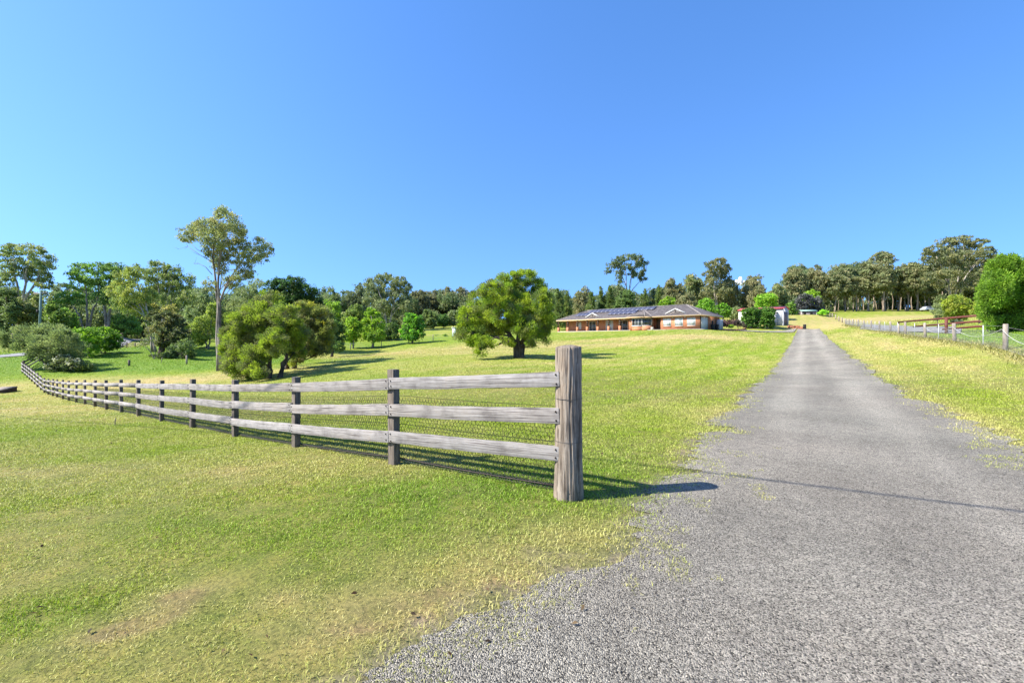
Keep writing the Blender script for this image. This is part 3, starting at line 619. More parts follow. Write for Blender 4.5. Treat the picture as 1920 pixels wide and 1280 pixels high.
# right boundary: round posts, steel pickets, netting and wires
def wire_fence():
    x0, y0 = wx(1885, 21.3), 21.3; z0 = g1(x0, y0)
    root = thing("wire_fence", "post and wire boundary fence with pale netting along the right side of the driveway", "fence", (x0, y0, z0)); O = np.array([x0, y0, z0]); g = rs(9); PP = []
    for k, (px, py, d) in enumerate(RF):
        x = wx(px, d); z = g1(x, d); p = np.array([x, d, z])-O; PP.append(p); b = MB(); r = .10 if k < 9 else .12; h = 1.2+g.normal(0, .02)
        b.tube([(0,0,-.2),(0,0,h*.5),(0,0,h-.02),(0,0,h)], [r, r*.97, r*.95, r*.75], 12); b.build("post", M['greywood'], root, p, (g.normal(0,.02), g.normal(0,.02), g.random()*6))
    for k in range(13):
        for t in ((.5,) if k > 2 else (.36,) if k == 1 else (.5,)):
            p = PP[k]*(1-t)+PP[k+1]*t; b = MB(); b.box(-.022, .022, -.018, .018, -.2, 1.12); b.build("steel_picket", M['steel'], root, p, (0, 0, .7))
    for h in (1.12, .88, .6, .32, .08):
        b = MB(); b.tube([p+np.array([-.1,.06,h]) for p in PP], .004 if h > .5 else .003, 4); b.build("strand", M['pale_wire'], root)
    for k in range(12):
        a, c = PP[k], PP[k+1]; L = np.linalg.norm(c-a); s_ = .09 if k < 3 else .15; b = MB(); r = .0022 if k < 3 else .004
        V = []; Fs = []
        for u in np.arange(s_, L, s_):
            p = a+(c-a)*u/L+np.array([-.09,.05,0]); V += [p+np.array([-r,0,.05]), p+np.array([r,0,.05]), p+np.array([r,0,.86]), p+np.array([-r,0,.86])]; n = len(V); Fs.append((n-4, n-3, n-2, n-1))
            V += [p+np.array([0,-r,.05]), p+np.array([0,r,.05]), p+np.array([0,r,.86]), p+np.array([0,-r,.86])]; n = len(V); Fs.append((n-4, n-3, n-2, n-1))
        for v in np.arange(.08, .88, s_):
            p, q = a+np.array([-.09,.05,v]), c+np.array([-.09,.05,v]); V += [p+np.array([0,0,-r]), q+np.array([0,0,-r]), q+np.array([0,0,r]), p+np.array([0,0,r])]; n = len(V); Fs.append((n-4, n-3, n-2, n-1))
            V += [p+np.array([-r,0,0]), q+np.array([-r,0,0]), q+np.array([r,0,0]), p+np.array([r,0,0])]; n = len(V); Fs.append((n-4, n-3, n-2, n-1))
        b.add(V, Fs); b.build("wire_netting", M['pale_wire'], root)
    for k in (0, 1, 2):      # slack white electric tape between the posts
        a, c = PP[k]+np.array([-.12,.05,.98]), PP[k+1]+np.array([-.12,.05,.98]); t = np.linspace(0, 1, 16)
        b = MB(); b.tube([a+(c-a)*u+np.array([0,0,-.55*4*u*(1-u)*(.9 if k else .8)]) for u in t], .008, 5); b.build("slack_tape", M['white'], root)
wire_fence()
def paddock_fence():
    px = [(596,79),(657,82),(715,84),(766,85.5),(812,88),(854,91)]; P_ = [P(a, d) for a, d in px]
    root, Q = plain_fence("paddock_fence", "thin post and wire fence below the row of young green trees", P_, 1.25, M['greywood'], M['wire'], (), .14, 0, True)
    for h in (1.1, .75, .4):
        b = MB(); b.tube([q+np.array([0,-.08,h]) for q in Q], .014, 4); b.build("strand", M['steel'], root)
paddock_fence()

# ------------------------------------------------------------------ the brick house
def house():
    z = HZ; root = thing("brick_house", "long low orange brick house with dark tiled hip roof, verandah and solar panels", "house", (HL[0], HL[1], z), math.atan2(HU[1], HU[0]))
    W, D, EH, OV = 31.0, 8.7, 2.45, .5
    # walls as plain slabs butted at the corners
    wl = MB(); b = wl
    b.box(0, 17.15, 2.0, 2.2, -.3, EH+.1)                       # verandah wall
    b.box(-.2, 0, 2.0, D, -.3, EH+.1); b.box(17.15, 17.35, .02, 2.2, -.3, EH+.1)
    b.box(21.9, 23.8, 1.2, 1.4, -.3, EH+.1); b.box(23.6, 23.8, .2, 1.2, -.3, EH+.1); b.box(21.7, 21.9, .02, 1.4, -.3, EH+.1)
    b.box(23.8, 31, 0, .2, -.3, EH+.1)
    b.box(30.8, 31, .2, .35, -.3, EH+.1); b.box(30.8, 31, 3.35, D-.2, -.3, EH+.1); b.box(-.2, 31, D-.2, D, -.3, EH+.1); b.box(30.802, 30.998, .35, 3.35, 2.2, EH+.1)
    b.prism([(17.15,.0),(17.15,.0)], 0, 0) if False else None
    b.build("wall", M['brick'], root)
    bay = MB(); fp = [(17.15,.0),(18.35,-.95),(20.4,-.95),(21.9,.0)]
    for (a, c) in zip(fp[:-1], fp[1:]):
        for z0, z1 in (((-.3, .82), (2.25, EH+.1)) if a[0] > 17.2 else ((-.3, EH+.1),)): bay.beam((a[0], a[1], (z0+z1)/2), (c[0], c[1], (z0+z1)/2), .2, z1-z0)
    bay.build("bay_wall", M['brick'], root)
    f = MB(); f.box(-.6, 31.5, -.5, 2.0, -.25, .06); f.build("verandah_floor", M['concrete'], root)
    # roof: main hip with real thickness at the eaves
    x0, x1, y0, y1 = -.2-OV-.2, W+OV, -.55, D+OV; ym = (y0+y1)/2; run = (y1-y0)/2; rise = 2.27; zr = EH+rise
    rf_ = MB(); e = EH+.06; V = [(x0,y0,e),(x1,y0,e),(x1,y1,e),(x0,y1,e),(x0+run,ym,zr),(x1-run,ym,zr)]
    rf_.add(V, [(0,1,5,4),(1,2,5),(2,3,4,5),(3,0,4)]); rf_.add([(v[0],v[1],v[2]-.12) for v in V[:4]], [(3,2,1,0)])
    roof = rf_.build("roof", M['tiles'], root)
    cp = MB()
    for a, c in ((0,4),(1,5),(2,5),(3,4),(4,5)): cp.tube([np.array(V[a])+(0,0,.03), np.array(V[c])+(0,0,.03)], .09, 6)
    cp.build("ridge_cap", M['cap'], roof)
    fa = MB()
    fa.beam((x0,y0,e-.10),(x1,y0,e-.10),.05,.19); fa.beam((x1,y0,e-.10),(x1,y1,e-.10),.05,.19); fa.beam((x0,y0,e-.10),(x0,y1,e-.10),.05,.19); fa.beam((x0,y1,e-.10),(x1,y1,e-.10),.05,.19)
    fa.build("fascia", M['cream'], root)
    so_ = MB(); so_.box(x0+.05, x1-.05, y0+.05, y1-.05, e-.19, e-.17); so_.build("soffit", M['cream'], root)
    sl_ = rise/run
    def onroof(s, t, up=0): return (s, y0+t*run, e+t*rise+up)
    # bay roof: small hip that runs back into the main roof
    br = MB(); bx0, bx1, by = 16.7, 22.3, -1.55; AP = (19.45, 1.55, e+1.47)
    br.add([(bx0+.9,by,e+.012),(bx1-.9,by,e+.012),(16.7,-.53,e+.012),(22.3,-.53,e+.012),AP,(19.45,2.75,e+1.50)], [(0,1,4),(2,0,4),(1,3,4),(2,4,5),(3,5,4),(0,2,3,1)])
    bro = br.build("bay_roof", M['tiles'], root)
    c2 = MB()
    for a in ((bx0+.9,by,e+.03),(bx1-.9,by,e+.03),(16.7,-.53,e+.03),(22.3,-.53,e+.03)): c2.tube([a, (AP[0], AP[1], AP[2]+.03)], .08, 6)
    c2.build("ridge_cap", M['cap'], bro)
    c3 = MB(); c3.beam((bx0+.9,by,e-.09),(bx1-.9,by,e-.09),.05,.18); c3.beam((bx0+.9,by,e-.09),(16.7,-.53,e-.09),.05,.18); c3.beam((bx1-.9,by,e-.09),(22.3,-.53,e-.09),.05,.18); c3.build("fascia", M['cream'], bro)
    # dutch gables
    for s, w_, lab in ((8.2, 1.75, "small white gable over the verandah"), (26.4, 1.9, "small white gable over the three windows")):
        yb, zb = y0+.9, e+.9*sl_; hgt_ = .86; gb = MB()
        yr = yb+hgt_/sl_*1.0
        gb.add([(s-w_,yb,zb),(s+w_,yb,zb),(s,yb,zb+hgt_),(s,yr,zb+hgt_)], [(0,1,2),(0,2,3),(2,1,3)]); go = gb.build("gablet", M['tiles'], root); go['label'] = lab
        tr = MB(); tr.beam((s-w_,yb-.05,zb+.02),(s,yb-.05,zb+hgt_),.08,.17); tr.beam((s+w_,yb-.05,zb+.02),(s,yb-.052,zb+hgt_),.08,.17); tr.build("barge_board", M['white'], go)
        fr = MB(); fr.box(s-.04, s+.04, yb-.12, yb-.10, zb+.18, zb+hgt_+.22); fr.beam((s-.8,yb-.08,zb+.1),(s+.8,yb-.081,zb+.1),.03,.06); fr.build("finial", M['greywood'], go)
    # solar panels lying on the front slope
    th = math.atan2(rise, run)
    def panel(s, t): 
        m = MB(); m.box(0, 1.02, 0, 1.66, 0, .035); o = m.build("solar_panel", M['solar'], roof, onroof(s, t, .10), (th, 0, 0)); return o
    for sa, n, t_ in ((5.2, 15, .625), (3.1, 4, .325), (11.4, 6, .325)):
        for k in range(n): panel(sa+1.05*k, t_)
    # verandah posts on brick piers
    for s in (-.5, 2.1, 4.72, 7.3, 9.97, 12.6, 15.2):
        pi = MB(); pi.box(s-.21, s+.21, -.42, 0, -.25, .95); po = pi.build("brick_pier", M['brick'], root)
        up = MB(); up.box(s-.1, s+.1, -.31, -.11, .95, EH-.11); up.box(s-.17, s+.17, -.38, -.04, 1.75, 1.95); up.build("verandah_post", M['timber'], po)
    # windows and doors: frame proud of the wall, glass behind
    def win(s0, s1, z0, z1, y, gm='glass', mull=(.5,), frame='white', name="window", n=(0,-1)):
        fr = MB(); t = .07
        fr.box(s0, s1, y-.05, y, z0, z0+t); fr.box(s0, s1, y-.05, y, z1-t, z1); fr.box(s0, s0+t, y-.05, y, z0+t, z1-t); fr.box(s1-t, s1, y-.05, y, z0+t, z1-t)
        for m_ in mull: x = s0+(s1-s0)*m_; fr.box(x-.035, x+.035, y-.045, y, z0+t, z1-t)
        o = fr.build(name, M[frame], root); gl = MB(); gl.box(s0+t, s1-t, y-.02, y-.004, z0+t, z1-t); gl.build("pane", M[gm], o); return o
    win(2.75, 4.1, .55, 2.1, 2.0, 'blind'); win(6.2, 7.9, .06, 2.15, 2.0, 'glass', (.45,), name="glass_door"); win(10.4, 12.2, .06, 2.15, 2.0, 'blind', (.5,), name="glass_door"); win(13.6, 15.6, .06, 2.15, 2.0, 'glass', (.4,), name="glass_door")
    d_ = MB(); d_.box(16.1, 17.0, 1.93, 1.998, .06, 2.1); d_.build("door", M['timber'], root)
    for s0, s1, gm in ((24.25, 25.75, 'blind'), (26.5, 28.0, 'blind'), (28.75, 30.25, 'blind')):
        o = win(s0, s1, .62, 2.08, 0, gm); si = MB(); si.box(s0-.05, s1+.05, -.11, -.001, .52, .615); si.build("sill", M['brick'], o)
        rs_ = MB(); rs_.box(s0+.08, s0+(s1-s0)*.46, -.032, -.021, 1.25, 1.31); rs_.build("sash_bar", M['white'], o)
    # bay windows on the front and right facets
    bw = MB()
    for z_ in (.86, 2.21): bw.beam((18.35,-1.0,z_),(20.4,-1.0,z_),.12,.08)
    for s in (18.39, 19.05, 19.72, 20.36): bw.box(s-.035, s+.035, -1.05, -.97, .9, 2.17)
    o = bw.build("bay_window", M['white'], root); gl = MB(); gl.box(18.4, 20.36, -.96, -.94, .84, 2.24); gl.build("pane", M['glass'], o)
    si = MB(); si.beam((18.25,-1.08,.79),(20.46,-1.08,.79),.16,.06); si.build("sill", M['white'], o)
    bw = MB(); A_ = Vector((20.44,-.90,0)); B_ = Vector((21.86,-.01,0)); nn = Vector((.53,-.85,0))*.06
    for z_ in (.86, 2.21): bw.beam(A_+nn+Vector((0,0,z_)), B_+nn+Vector((0,0,z_)), .1, .08)
    for t in (0.02, .98): p = A_*(1-t)+B_*t+nn; bw.box(p.x-.035, p.x+.035, p.y-.04, p.y+.04, .9, 2.17)
    o = bw.build("bay_window", M['white'], root); gl = MB(); gl.beam(A_+Vector((0,0,1.535)), B_+Vector((0,0,1.535)), .05, 1.42); gl.build("pane", M['glass'], o)
    pi = MB(); pi.box(22.0, 22.45, -.55, -.1, -.25, .55); po = pi.build("brick_pier", M['concrete'], root); up = MB(); up.box(22.13, 22.32, -.42, -.23, .55, EH-.11); up.build("porch_post", M['timber'], po)
    d_ = MB(); d_.box(22.3, 23.3, 1.13, 1.198, .06, 2.1); d_.build("door", M['timber'], root)
    # garage end
    gd = MB(); gd.box(31.0, 31.04, .42, 3.28, -.05, 2.15)
    gd.build("garage_door", M['white'], root); tr = MB(); tr.box(31.0, 31.07, .33, .415, -.05, 2.2); tr.box(31.0, 31.07, 3.285, 3.37, -.05, 2.2); tr.build("door_trim", M['timber'], root)
    dp = MB(); dp.box(31.02, 31.1, .06, .14, -.05, EH-.1); dp.box(21.95, 22.02, -.05, .02, -.05, EH-.1); dp.build("downpipe", M['timber'], root)
    mb = MB(); mb.box(31.0, 31.16, 5.0, 5.5, .75, 1.6); mb.build("meter_box", M['dark'], root)
    win(5.4, 5.9, 1, 1.5, 2.0) if False else None
    for s, z_ in ((26.12, 2.2), (28.38, 2.2)):
        l = MB(); l.box(s-.05, s+.05, -.16, 0, z_-.12, z_+.08); l.build("wall_lamp", M['white'], root)
    return root
house()

def at(px, d, dz=0): x = wx(px, d); return (x, d, g1(x, d)+dz)
HA = math.atan2(HU[1], HU[0])
def rainwater_tank():
    root = thing("water_tank", "pale grey slimline water tank behind the garage corner of the house", "water tank", (*(HL+HU*31.55+HV*7.3), HZ), HA)
    b = MB(); b.box(-.3, .4, -.7, .7, 0, 1.9); b.build("tank_body", M['grey_door'], root, bevel=.15); l = MB()
    for y in (-.45, -.15, .15, .45): l.box(.4, .43, y-.06, y+.06, .15, 1.8)
    l.build("rib", M['grey_door'], root); c = MB(); c.tube([(0,0,1.9),(0,0,2.0)], .22, 12); c.build("lid", M['dark'], root)
rainwater_tank()
def bin_(label, off):
    x, y = HL+HU*off[0]+HV*off[1]; root = thing("wheelie_bin", label, "bin", (x, y, g1(x, y)), HA)
    b = MB(); b.add([(-.22,-.25,.08),(.22,-.25,.08),(.22,.25,.08),(-.22,.25,.08),(-.29,-.33,.98),(.29,-.33,.98),(.29,.33,.98),(-.29,.33,.98)], [(0,3,2,1),(4,5,6,7),(0,1,5,4),(1,2,6,5),(2,3,7,6),(3,0,4,7)])
    b.build("bin_body", M['dark'], root, bevel=.03); l = MB(); l.box(-.31, .31, -.35, .35, .985, 1.05); l.build("lid", M['dark'], root, bevel=.02)
    for s in (-1, 1): w_ = MB(); w_.tube([(s*.2,.27,.1),(s*.26,.27,.1)], .1, 12); w_.build("wheel", M['dark'], root)
bin_("dark wheelie bin against the garage end wall of the house", (31.6, 5.9)); bin_("dark wheelie bin standing on the grass side of the garage door", (31.55, 4.2))

def shed():
    x, y = wx(1468, 97), 97.0; rz = HA; root = thing("shed", "white farm shed with a red roof behind two clipped green bushes", "shed", (x, y, 5.35), rz)
    b = MB(); L, D, H, R = 8.9, 4.2, 3.25, 3.75
    b.box(-L, -.06, 0, .06, -.4, H); b.box(-L, -.06, D-.06, D, -.4, H); b.prism([(0,0),(0,0)], 0, 0) if False else None
    for xx in (-.06, -L-.06): b.add([(xx,0,-.4),(xx+.06,0,-.4),(xx+.06,D,-.4),(xx,D,-.4),(xx,0,H),(xx+.06,0,H),(xx+.06,D,H),(xx,D,H),(xx,D/2,R),(xx+.06,D/2,R)], [(0,4,8,7,3),(1,2,6,9,5),(0,1,5,4),(2,3,7,6),(4,5,9,8),(6,7,8,9)])
    b.build("wall", M['white'], root)
    r = MB(); t = .05
    for sg in (0, 1):
        ya, yb = (-.2, D/2) if sg == 0 else (D+.2, D/2); za = H-.03
        r.add([(-L-.25,ya,za),(.2,ya,za),(.2,yb,R+.05),(-L-.25,yb,R+.05),(-L-.25,ya,za+t),(.2,ya,za+t),(.2,yb,R+.05+t),(-L-.25,yb,R+.05+t)], [(0,1,2,3),(7,6,5,4),(0,4,5,1),(1,5,6,2),(2,6,7,3),(3,7,4,0)])
    ro = r.build("roof", M['red_roof'], root); g = MB(); g.beam((-L-.25,-.24,H-.02),(.2,-.24,H-.02),.12,.12); g.build("gutter", M['red_roof'], ro)
    d = MB(); d.box(0, .04, .7, 2.0, -.3, 2.6); d.build("door", M['plum_wall'], root); d = MB(); d.box(0, .04, 2.05, 3.4, -.3, 2.6); d.build("door", M['plum_wall'], root)
    # lower lean-to with a grey roller door facing the driveway
    a = MB(); a.box(-3.6, -1.05, -1.6, 0, -.4, 2.15); an = a.build("lean_to", M['white'], root); rr = MB(); rr.add([(-3.75,-1.8,2.1),(-.95,-1.8,2.1),(-.95,0,2.45),(-3.75,0,2.45),(-3.75,-1.8,2.17),(-.95,-1.8,2.17),(-.95,0,2.52),(-3.75,0,2.52)], [(0,3,2,1),(4,5,6,7),(0,1,5,4),(1,2,6,5),(2,3,7,6),(3,0,4,7)])
    rr.build("lean_to_roof", M['plum_wall'], an); dd = MB(); dd.box(-3.3, -1.25, -1.65, -1.6, -.3, 1.95); dd.build("roller_door", M['grey_door'], an); dd = MB(); dd.box(-1.05, -1.01, -1.4, -.2, -.3, 1.9); dd.build("roller_door", M['grey_door'], an)
shed()
def small_shed():
    root = thing("shed", "small grey board shed with a pale green roof in front of the dark tree", "shed", at(1515, 125, -.1), -.35); b = MB()
    b.box(-1.75, 1.75, -1.2, 1.2, -.3, 1.45); b.build("wall", M['plum_wall'], root); r = MB(); r.add([(-1.95,-1.5,1.42),(1.95,-1.5,1.42),(1.95,1.4,1.95),(-1.95,1.4,1.95),(-1.95,-1.5,1.5),(1.95,-1.5,1.5),(1.95,1.4,2.03),(-1.95,1.4,2.03)], [(0,3,2,1),(4,5,6,7),(0,1,5,4),(1,2,6,5),(2,3,7,6),(3,0,4,7)])
    r.build("roof", M['green_roof'], root)
    for x in (-1.1, .5): w_ = MB(); w_.box(x-.3, x+.3, -1.24, -1.2, .55, 1.15); w_.build("window", M['dark'], root)
    for x in (-1.75, 1.75): w_ = MB(); w_.box(x-.06, x+.06, -1.27, -1.205, -.2, 1.42); w_.build("corner_trim", M['white'], root)
small_shed()
def brick_pile():
    root = thing("brick_stack", "low stack of orange bricks on the grass right of the red-roofed shed", "bricks", at(1491, 95), -.3); g = rs(12); b = MB()
    for k in range(9):
        for r_ in range(3 if k < 7 else 2): x = -1.35+.3*k; b.box(x, x+.27, -.35+g.normal(0,.03), .3+g.normal(0,.03), -.1+.24*r_, .12+.24*r_+g.uniform(0,.02))
    b.build("bricks", M['brick'], root); d = MB(); d.box(1.5, 1.95, -.3, .3, -.1, .85); d.build("dark_drum", M['dark'], root, bevel=.08)
brick_pile()
def edging():
    P_ = [P(1344, 84.2), P(1375, 86), P(1393, 89.5), P(1398, 93)]; z = g1(*P_[0]); root = thing("garden_edging", "low red brick edging round the bed of purple shrubs", "garden edging", (*P_[0], z)); b = MB(); O = np.array([*P_[0], z])
    for a, c in zip(P_[:-1], P_[1:]): b.beam(np.array([*a, g1(*a)+.12])-O, np.array([*c, g1(*c)+.12])-O, .25, .42)
    b.build("brick_course", M['brick'], root)
edging()
plain_fence("paling_fence", "short brown post fence behind the purple shrubs", [P(1372, 96), P(1383, 97), P(1388, 98)], 1.3, M['greywood'], M['greywood'], (.5, 1.1), .14, .12)

# ------------------------------------------------------------------ poles, stakes, small things
def pole():
    root = thing("power_pole", "green-grey timber power pole with a crossarm among the trees at left", "power pole", at(74, 88)); h = wz(546, 88)-root.location.z
    b = MB(); b.tube([(0,0,-.3),(.12,0,h*.5),(.28,0,h)], [.24,.2,.17], 12); b.build("pole", noisy('treated_pole', (.12,.19,.17), (.22,.31,.28), 4, .85, (1,1,.2), .3), root)
    c = MB(); c.box(-1.1, 1.5, -.09, .09, h-.5, h-.34); cr = c.build("crossarm", M['greywood'], root)
    for x in (-.95, -.4, .8, 1.35): i = MB(); i.tube([(x,0,h-.34),(x,0,h-.2),(x,0,h-.16),(x,0,h-.05)], [.03,.09,.05,.08], 8); i.build("insulator", M['white'], cr)
    t = MB(); t.box(-.35, -.05, -.28, .02, h*.55, h*.55+.6); t.build("junction_box", M['dark'], root)
    for x, dx in ((-.95, -38), (1.35, -38)):
        w_ = MB(); t_ = np.linspace(0, 1, 14); w_.tube([(x+dx*u, 14*u, h-.1-2.2*4*u*(1-u)*.4) for u in t_], .022, 4); w_.build("wire", M['wire'], root)
pole()
def cable():   # the overhead service cable whose thin shadow crosses the driveway mouth
    root = thing("overhead_cable", "black overhead service cable strung high above the driveway mouth", "cable", (-5.5, 3.86, 7.0)); b = MB(); t = np.linspace(-34, 9, 60); sag = .0012*(t+1)**2
    b.tube([(2.7*u, -1.35*u, s) for u, s in zip(t, sag)], .021, 6); b.build("cable_run", M['dark'], root)
cable()
def post1(label, px, d, ytop, r, m='post', name="stake", square=True):
    p = at(px, d); h = wz(ytop, d)-p[2]; b = MB()
    if square: b.box(-r, r, -r, r, -.15, h)
    else: b.tube([(0,0,-.15),(.01,0,h*.5),(.03,0,h)], [r, r, r*.8], 7)
    o = b.build(name, M[m], None, p, (0,0,.4)); tag(o, label, "post"); return o
post1("short dark post standing alone on bright grass right of the white-flowered shrubs", 242, 50, 674.5, .085); post1("grey post on the lawn left of the tall gum tree trunk", 350, 52, 666, .08, 'greywood')
post1("thin bent stake near the small bare tree", 303, 53, 670, .03, 'greywood', "stake", False)
tw = post1("tiny dead twig stub poking out of the lawn in front of the rail fence", 215, 12.4, 783.5, .012, 'bark_grey', "twig", False); tw['category'] = "twig"
def culvert():
    p = at(8, 36); root = thing("timber_box", "low dark timber box with a sloping lid at the left edge of the lawn", "box", p, -.25); b = MB()
    b.add([(-1.2,-.5,-.1),(.52,-.5,-.1),(.52,.5,-.1),(-1.2,.5,-.1),(-1.2,-.5,.08),(.52,-.5,.16),(.52,.5,.36),(-1.2,.5,.28)], [(0,3,2,1),(0,1,5,4),(1,2,6,5),(2,3,7,6),(3,0,4,7),(4,5,6,7)]); b.build("box_body", M['timber'], root)
    l = MB(); l.add([(-1.25,-.55,.085),(.56,-.55,.165),(.56,.53,.37),(-1.25,.53,.29),(-1.25,-.55,.13),(.56,-.55,.21),(.56,.53,.415),(-1.25,.53,.335)], [(0,3,2,1),(4,5,6,7),(0,1,5,4),(1,2,6,5),(2,3,7,6),(3,0,4,7)]); l.build("lid", M['greywood'], root)
culvert()
def far_house():
    root = thing("far_house", "distant house with a pale grey roof half hidden behind the lime green trees", "house", at(640, 128), .2); z = wz(600, 128)-root.location.z; b = MB(); b.box(-4.5, 4.5, 0, 6, -.5, z); b.build("wall", M['concrete'], root)
    r = MB(); h = 1.3; V = [(-5.2,-.7,z),(5.2,-.7,z),(5.2,6.7,z),(-5.2,6.7,z),(-2.5,3,z+h),(2.5,3,z+h)]; r.add(V, [(0,1,5,4),(1,2,5),(2,3,4,5),(3,0,4),(3,2,1,0)]); r.build("roof", M['steel'], root)
    for x in (-2.5, 1): w_ = MB(); w_.box(x, x+1.3, -.04, 0, z-1.6, z-.5); w_.build("window", M['glass'], root)
far_house()
def kiosk():
    root = thing("pump_shed", "tiny pale green shed with a dark opening beside the large paperbark tree", "shed", at(856, 95), .5); b = MB(); b.box(-.75, .75, -.6, .6, -.2, 1.9); b.build("wall", noisy('pale_green_wall', (.36,.46,.40), (.46,.55,.49), 3, .6), root)
    r = MB(); r.box(-.9, .9, -.75, .75, 1.9, 2.02); r.build("roof", M['white'], root); d = MB(); d.box(-.35, .35, -.64, -.6, 0, 1.6); d.build("door", M['dark'], root)
kiosk()
def car():
    root = thing("parked_car", "silver car parked at the edge of the gum forest", "car", at(1741, 140), .15); m, t, b_ = mat('silver_paint', .3); b_.inputs['Base Color'].default_value = (.45,.47,.5,1); b_.inputs['Metallic'].default_value = .4
    b = MB(); b.prism([(-2.2,.35),(2.2,.35),(2.25,.75),(1.35,.92),(-2.1,.98),(-2.25,.7)], -.85, .85); b.prism([(-1.9,.985),(1.1,.93),(.35,1.45),(-1.3,1.48)], -.72, .72); b.build("body", m, root, bevel=.08)
    w_ = MB(); w_.prism([(-1.55,1.03),(.75,1.0),(.28,1.38),(-1.2,1.4)], -.735, .735); w_.build("window", M['glass'], root)
    for x in (-1.35, 1.35):
        for y in (-.86, .7): q = MB(); q.tube([(x,y,.33),(x,y+.18,.33)], .33, 16); q.build("wheel", M['dark'], root)
car()
def cloud():
    g = rs(77); V = []; Fs = []; me = bpy.data.meshes.new("cloud"); import bmesh; bm = bmesh.new()
    for k in range(16): bmesh.ops.create_icosphere(bm, subdivisions=3, radius=float(g.uniform(14, 34)), matrix=Matrix.Translation((g.normal(0, 55), g.normal(0, 30), abs(g.normal(0, 16)))))
    for v in bm.verts: v.co += v.normal*float((fbm(np.array([v.co.x*.06]), np.array([v.co.z*.06+v.co.y*.05]), 3, 4)[0]-.4)*22)
    for f in bm.faces: f.smooth = True
    bm.to_mesh(me); bm.free(); m, t, b = mat('cloud', 1.0); b.inputs['Base Color'].default_value = (.85,.85,.87,1)
    tr = t.nodes.new("ShaderNodeBsdfTranslucent"); tr.inputs[0].default_value = (.95,.95,.97,1); mx = t.nodes.new("ShaderNodeMixShader"); mx.inputs[0].default_value = .5
    t.links.new(b.outputs[0], mx.inputs[1]); t.links.new(tr.outputs[0], mx.inputs[2]); t.links.new(mx.outputs[0], t.nodes["Material Output"].inputs[0]); me.materials.append(m)
    d = 2600.0; o = link("cloud", me, None, (wx(1388, d), d, wz(532, d))); o.scale = (.30, .30, .45); tag(o, kind='stuff')
cloud()
# ------------------------------------------------------------------ trees and shrubs
GUM = [(.085,.105,.040),(.110,.125,.050),(.065,.085,.035),(.135,.130,.055)]
GUMW = [(.11,.105,.05),(.092,.095,.045),(.078,.09,.042),(.125,.112,.055)]
OLIVE_ = [(.09,.10,.045),(.105,.108,.05),(.075,.09,.042),(.115,.108,.055)]
PAPER = [(.11,.145,.014),(.095,.13,.016),(.07,.09,.024),(.085,.088,.045),(.125,.15,.016),(.07,.075,.042)]
DKGREEN = [(.020,.045,.016),(.030,.060,.018),(.018,.034,.016),(.045,.075,.018)]
LIMEG = [(.115,.175,.014),(.09,.145,.016),(.065,.115,.016),(.14,.195,.02)]
MIDG = [(.075,.13,.026),(.055,.10,.026),(.095,.15,.028),(.045,.08,.025)]
CASU = [(.055,.085,.026),(.075,.10,.030),(.045,.065,.026),(.095,.11,.036)]
WATTLE = [(.085,.105,.045),(.075,.095,.038),(.105,.12,.055),(.06,.08,.034)]
CYP = [(.080,.195,.016),(.110,.235,.018),(.060,.155,.016),(.135,.25,.022)]
YELG = [(.15,.175,.018),(.125,.155,.02),(.09,.12,.02),(.165,.165,.035)]
PURP = [(.060,.030,.038),(.085,.045,.045),(.045,.025,.03),(.09,.06,.04)]
SLATE = [(.040,.042,.045),(.060,.060,.062),(.028,.03,.034),(.075,.075,.075)]
# kind: leaf length, width ratio (in px), orientation, clump radius ratio, clump flatten, cover, palette, bark
KIND = dict(gum=(2.3,.36,'droop',.34,.75,2.0,GUM,'bark_pale'), gumw=(2.2,.4,'droop',.34,.8,2.6,GUMW,'bark_tan'), forest=(2.2,.45,'droop',.36,.5,2.3,OLIVE_,'bark_tan'),
    flat=(2.1,.42,'droop',.36,.62,2.2,MIDG,'bark_grey'), paper=(1.9,.34,'up',.27,.85,3.2,PAPER,'bark_paper'), dark=(1.9,.55,'rand',.30,.8,3.2,DKGREEN,'bark_dark'),
    lime=(1.9,.6,'rand',.30,.8,3.0,LIMEG,'bark_grey'), mid=(2.0,.5,'rand',.32,.75,3.0,MIDG,'bark_dark'), casu=(2.4,.26,'up',.30,1.1,3.2,CASU,'bark_dark'),
    wattle=(2.2,.22,'up',.34,.85,2.4,WATTLE,'bark_dark'), cyp=(2.2,.45,'up',.17,1.5,3.6,CYP,'bark_dark'), yel=(1.8,.5,'rand',.26,.9,3.2,YELG,'bark_grey'), purp=(1.8,.5,'rand',.30,.8,3.0,PURP,'bark_dark'), slate=(2.0,.5,'rand',.30,.8,3.4,SLATE,'bark_dark'))

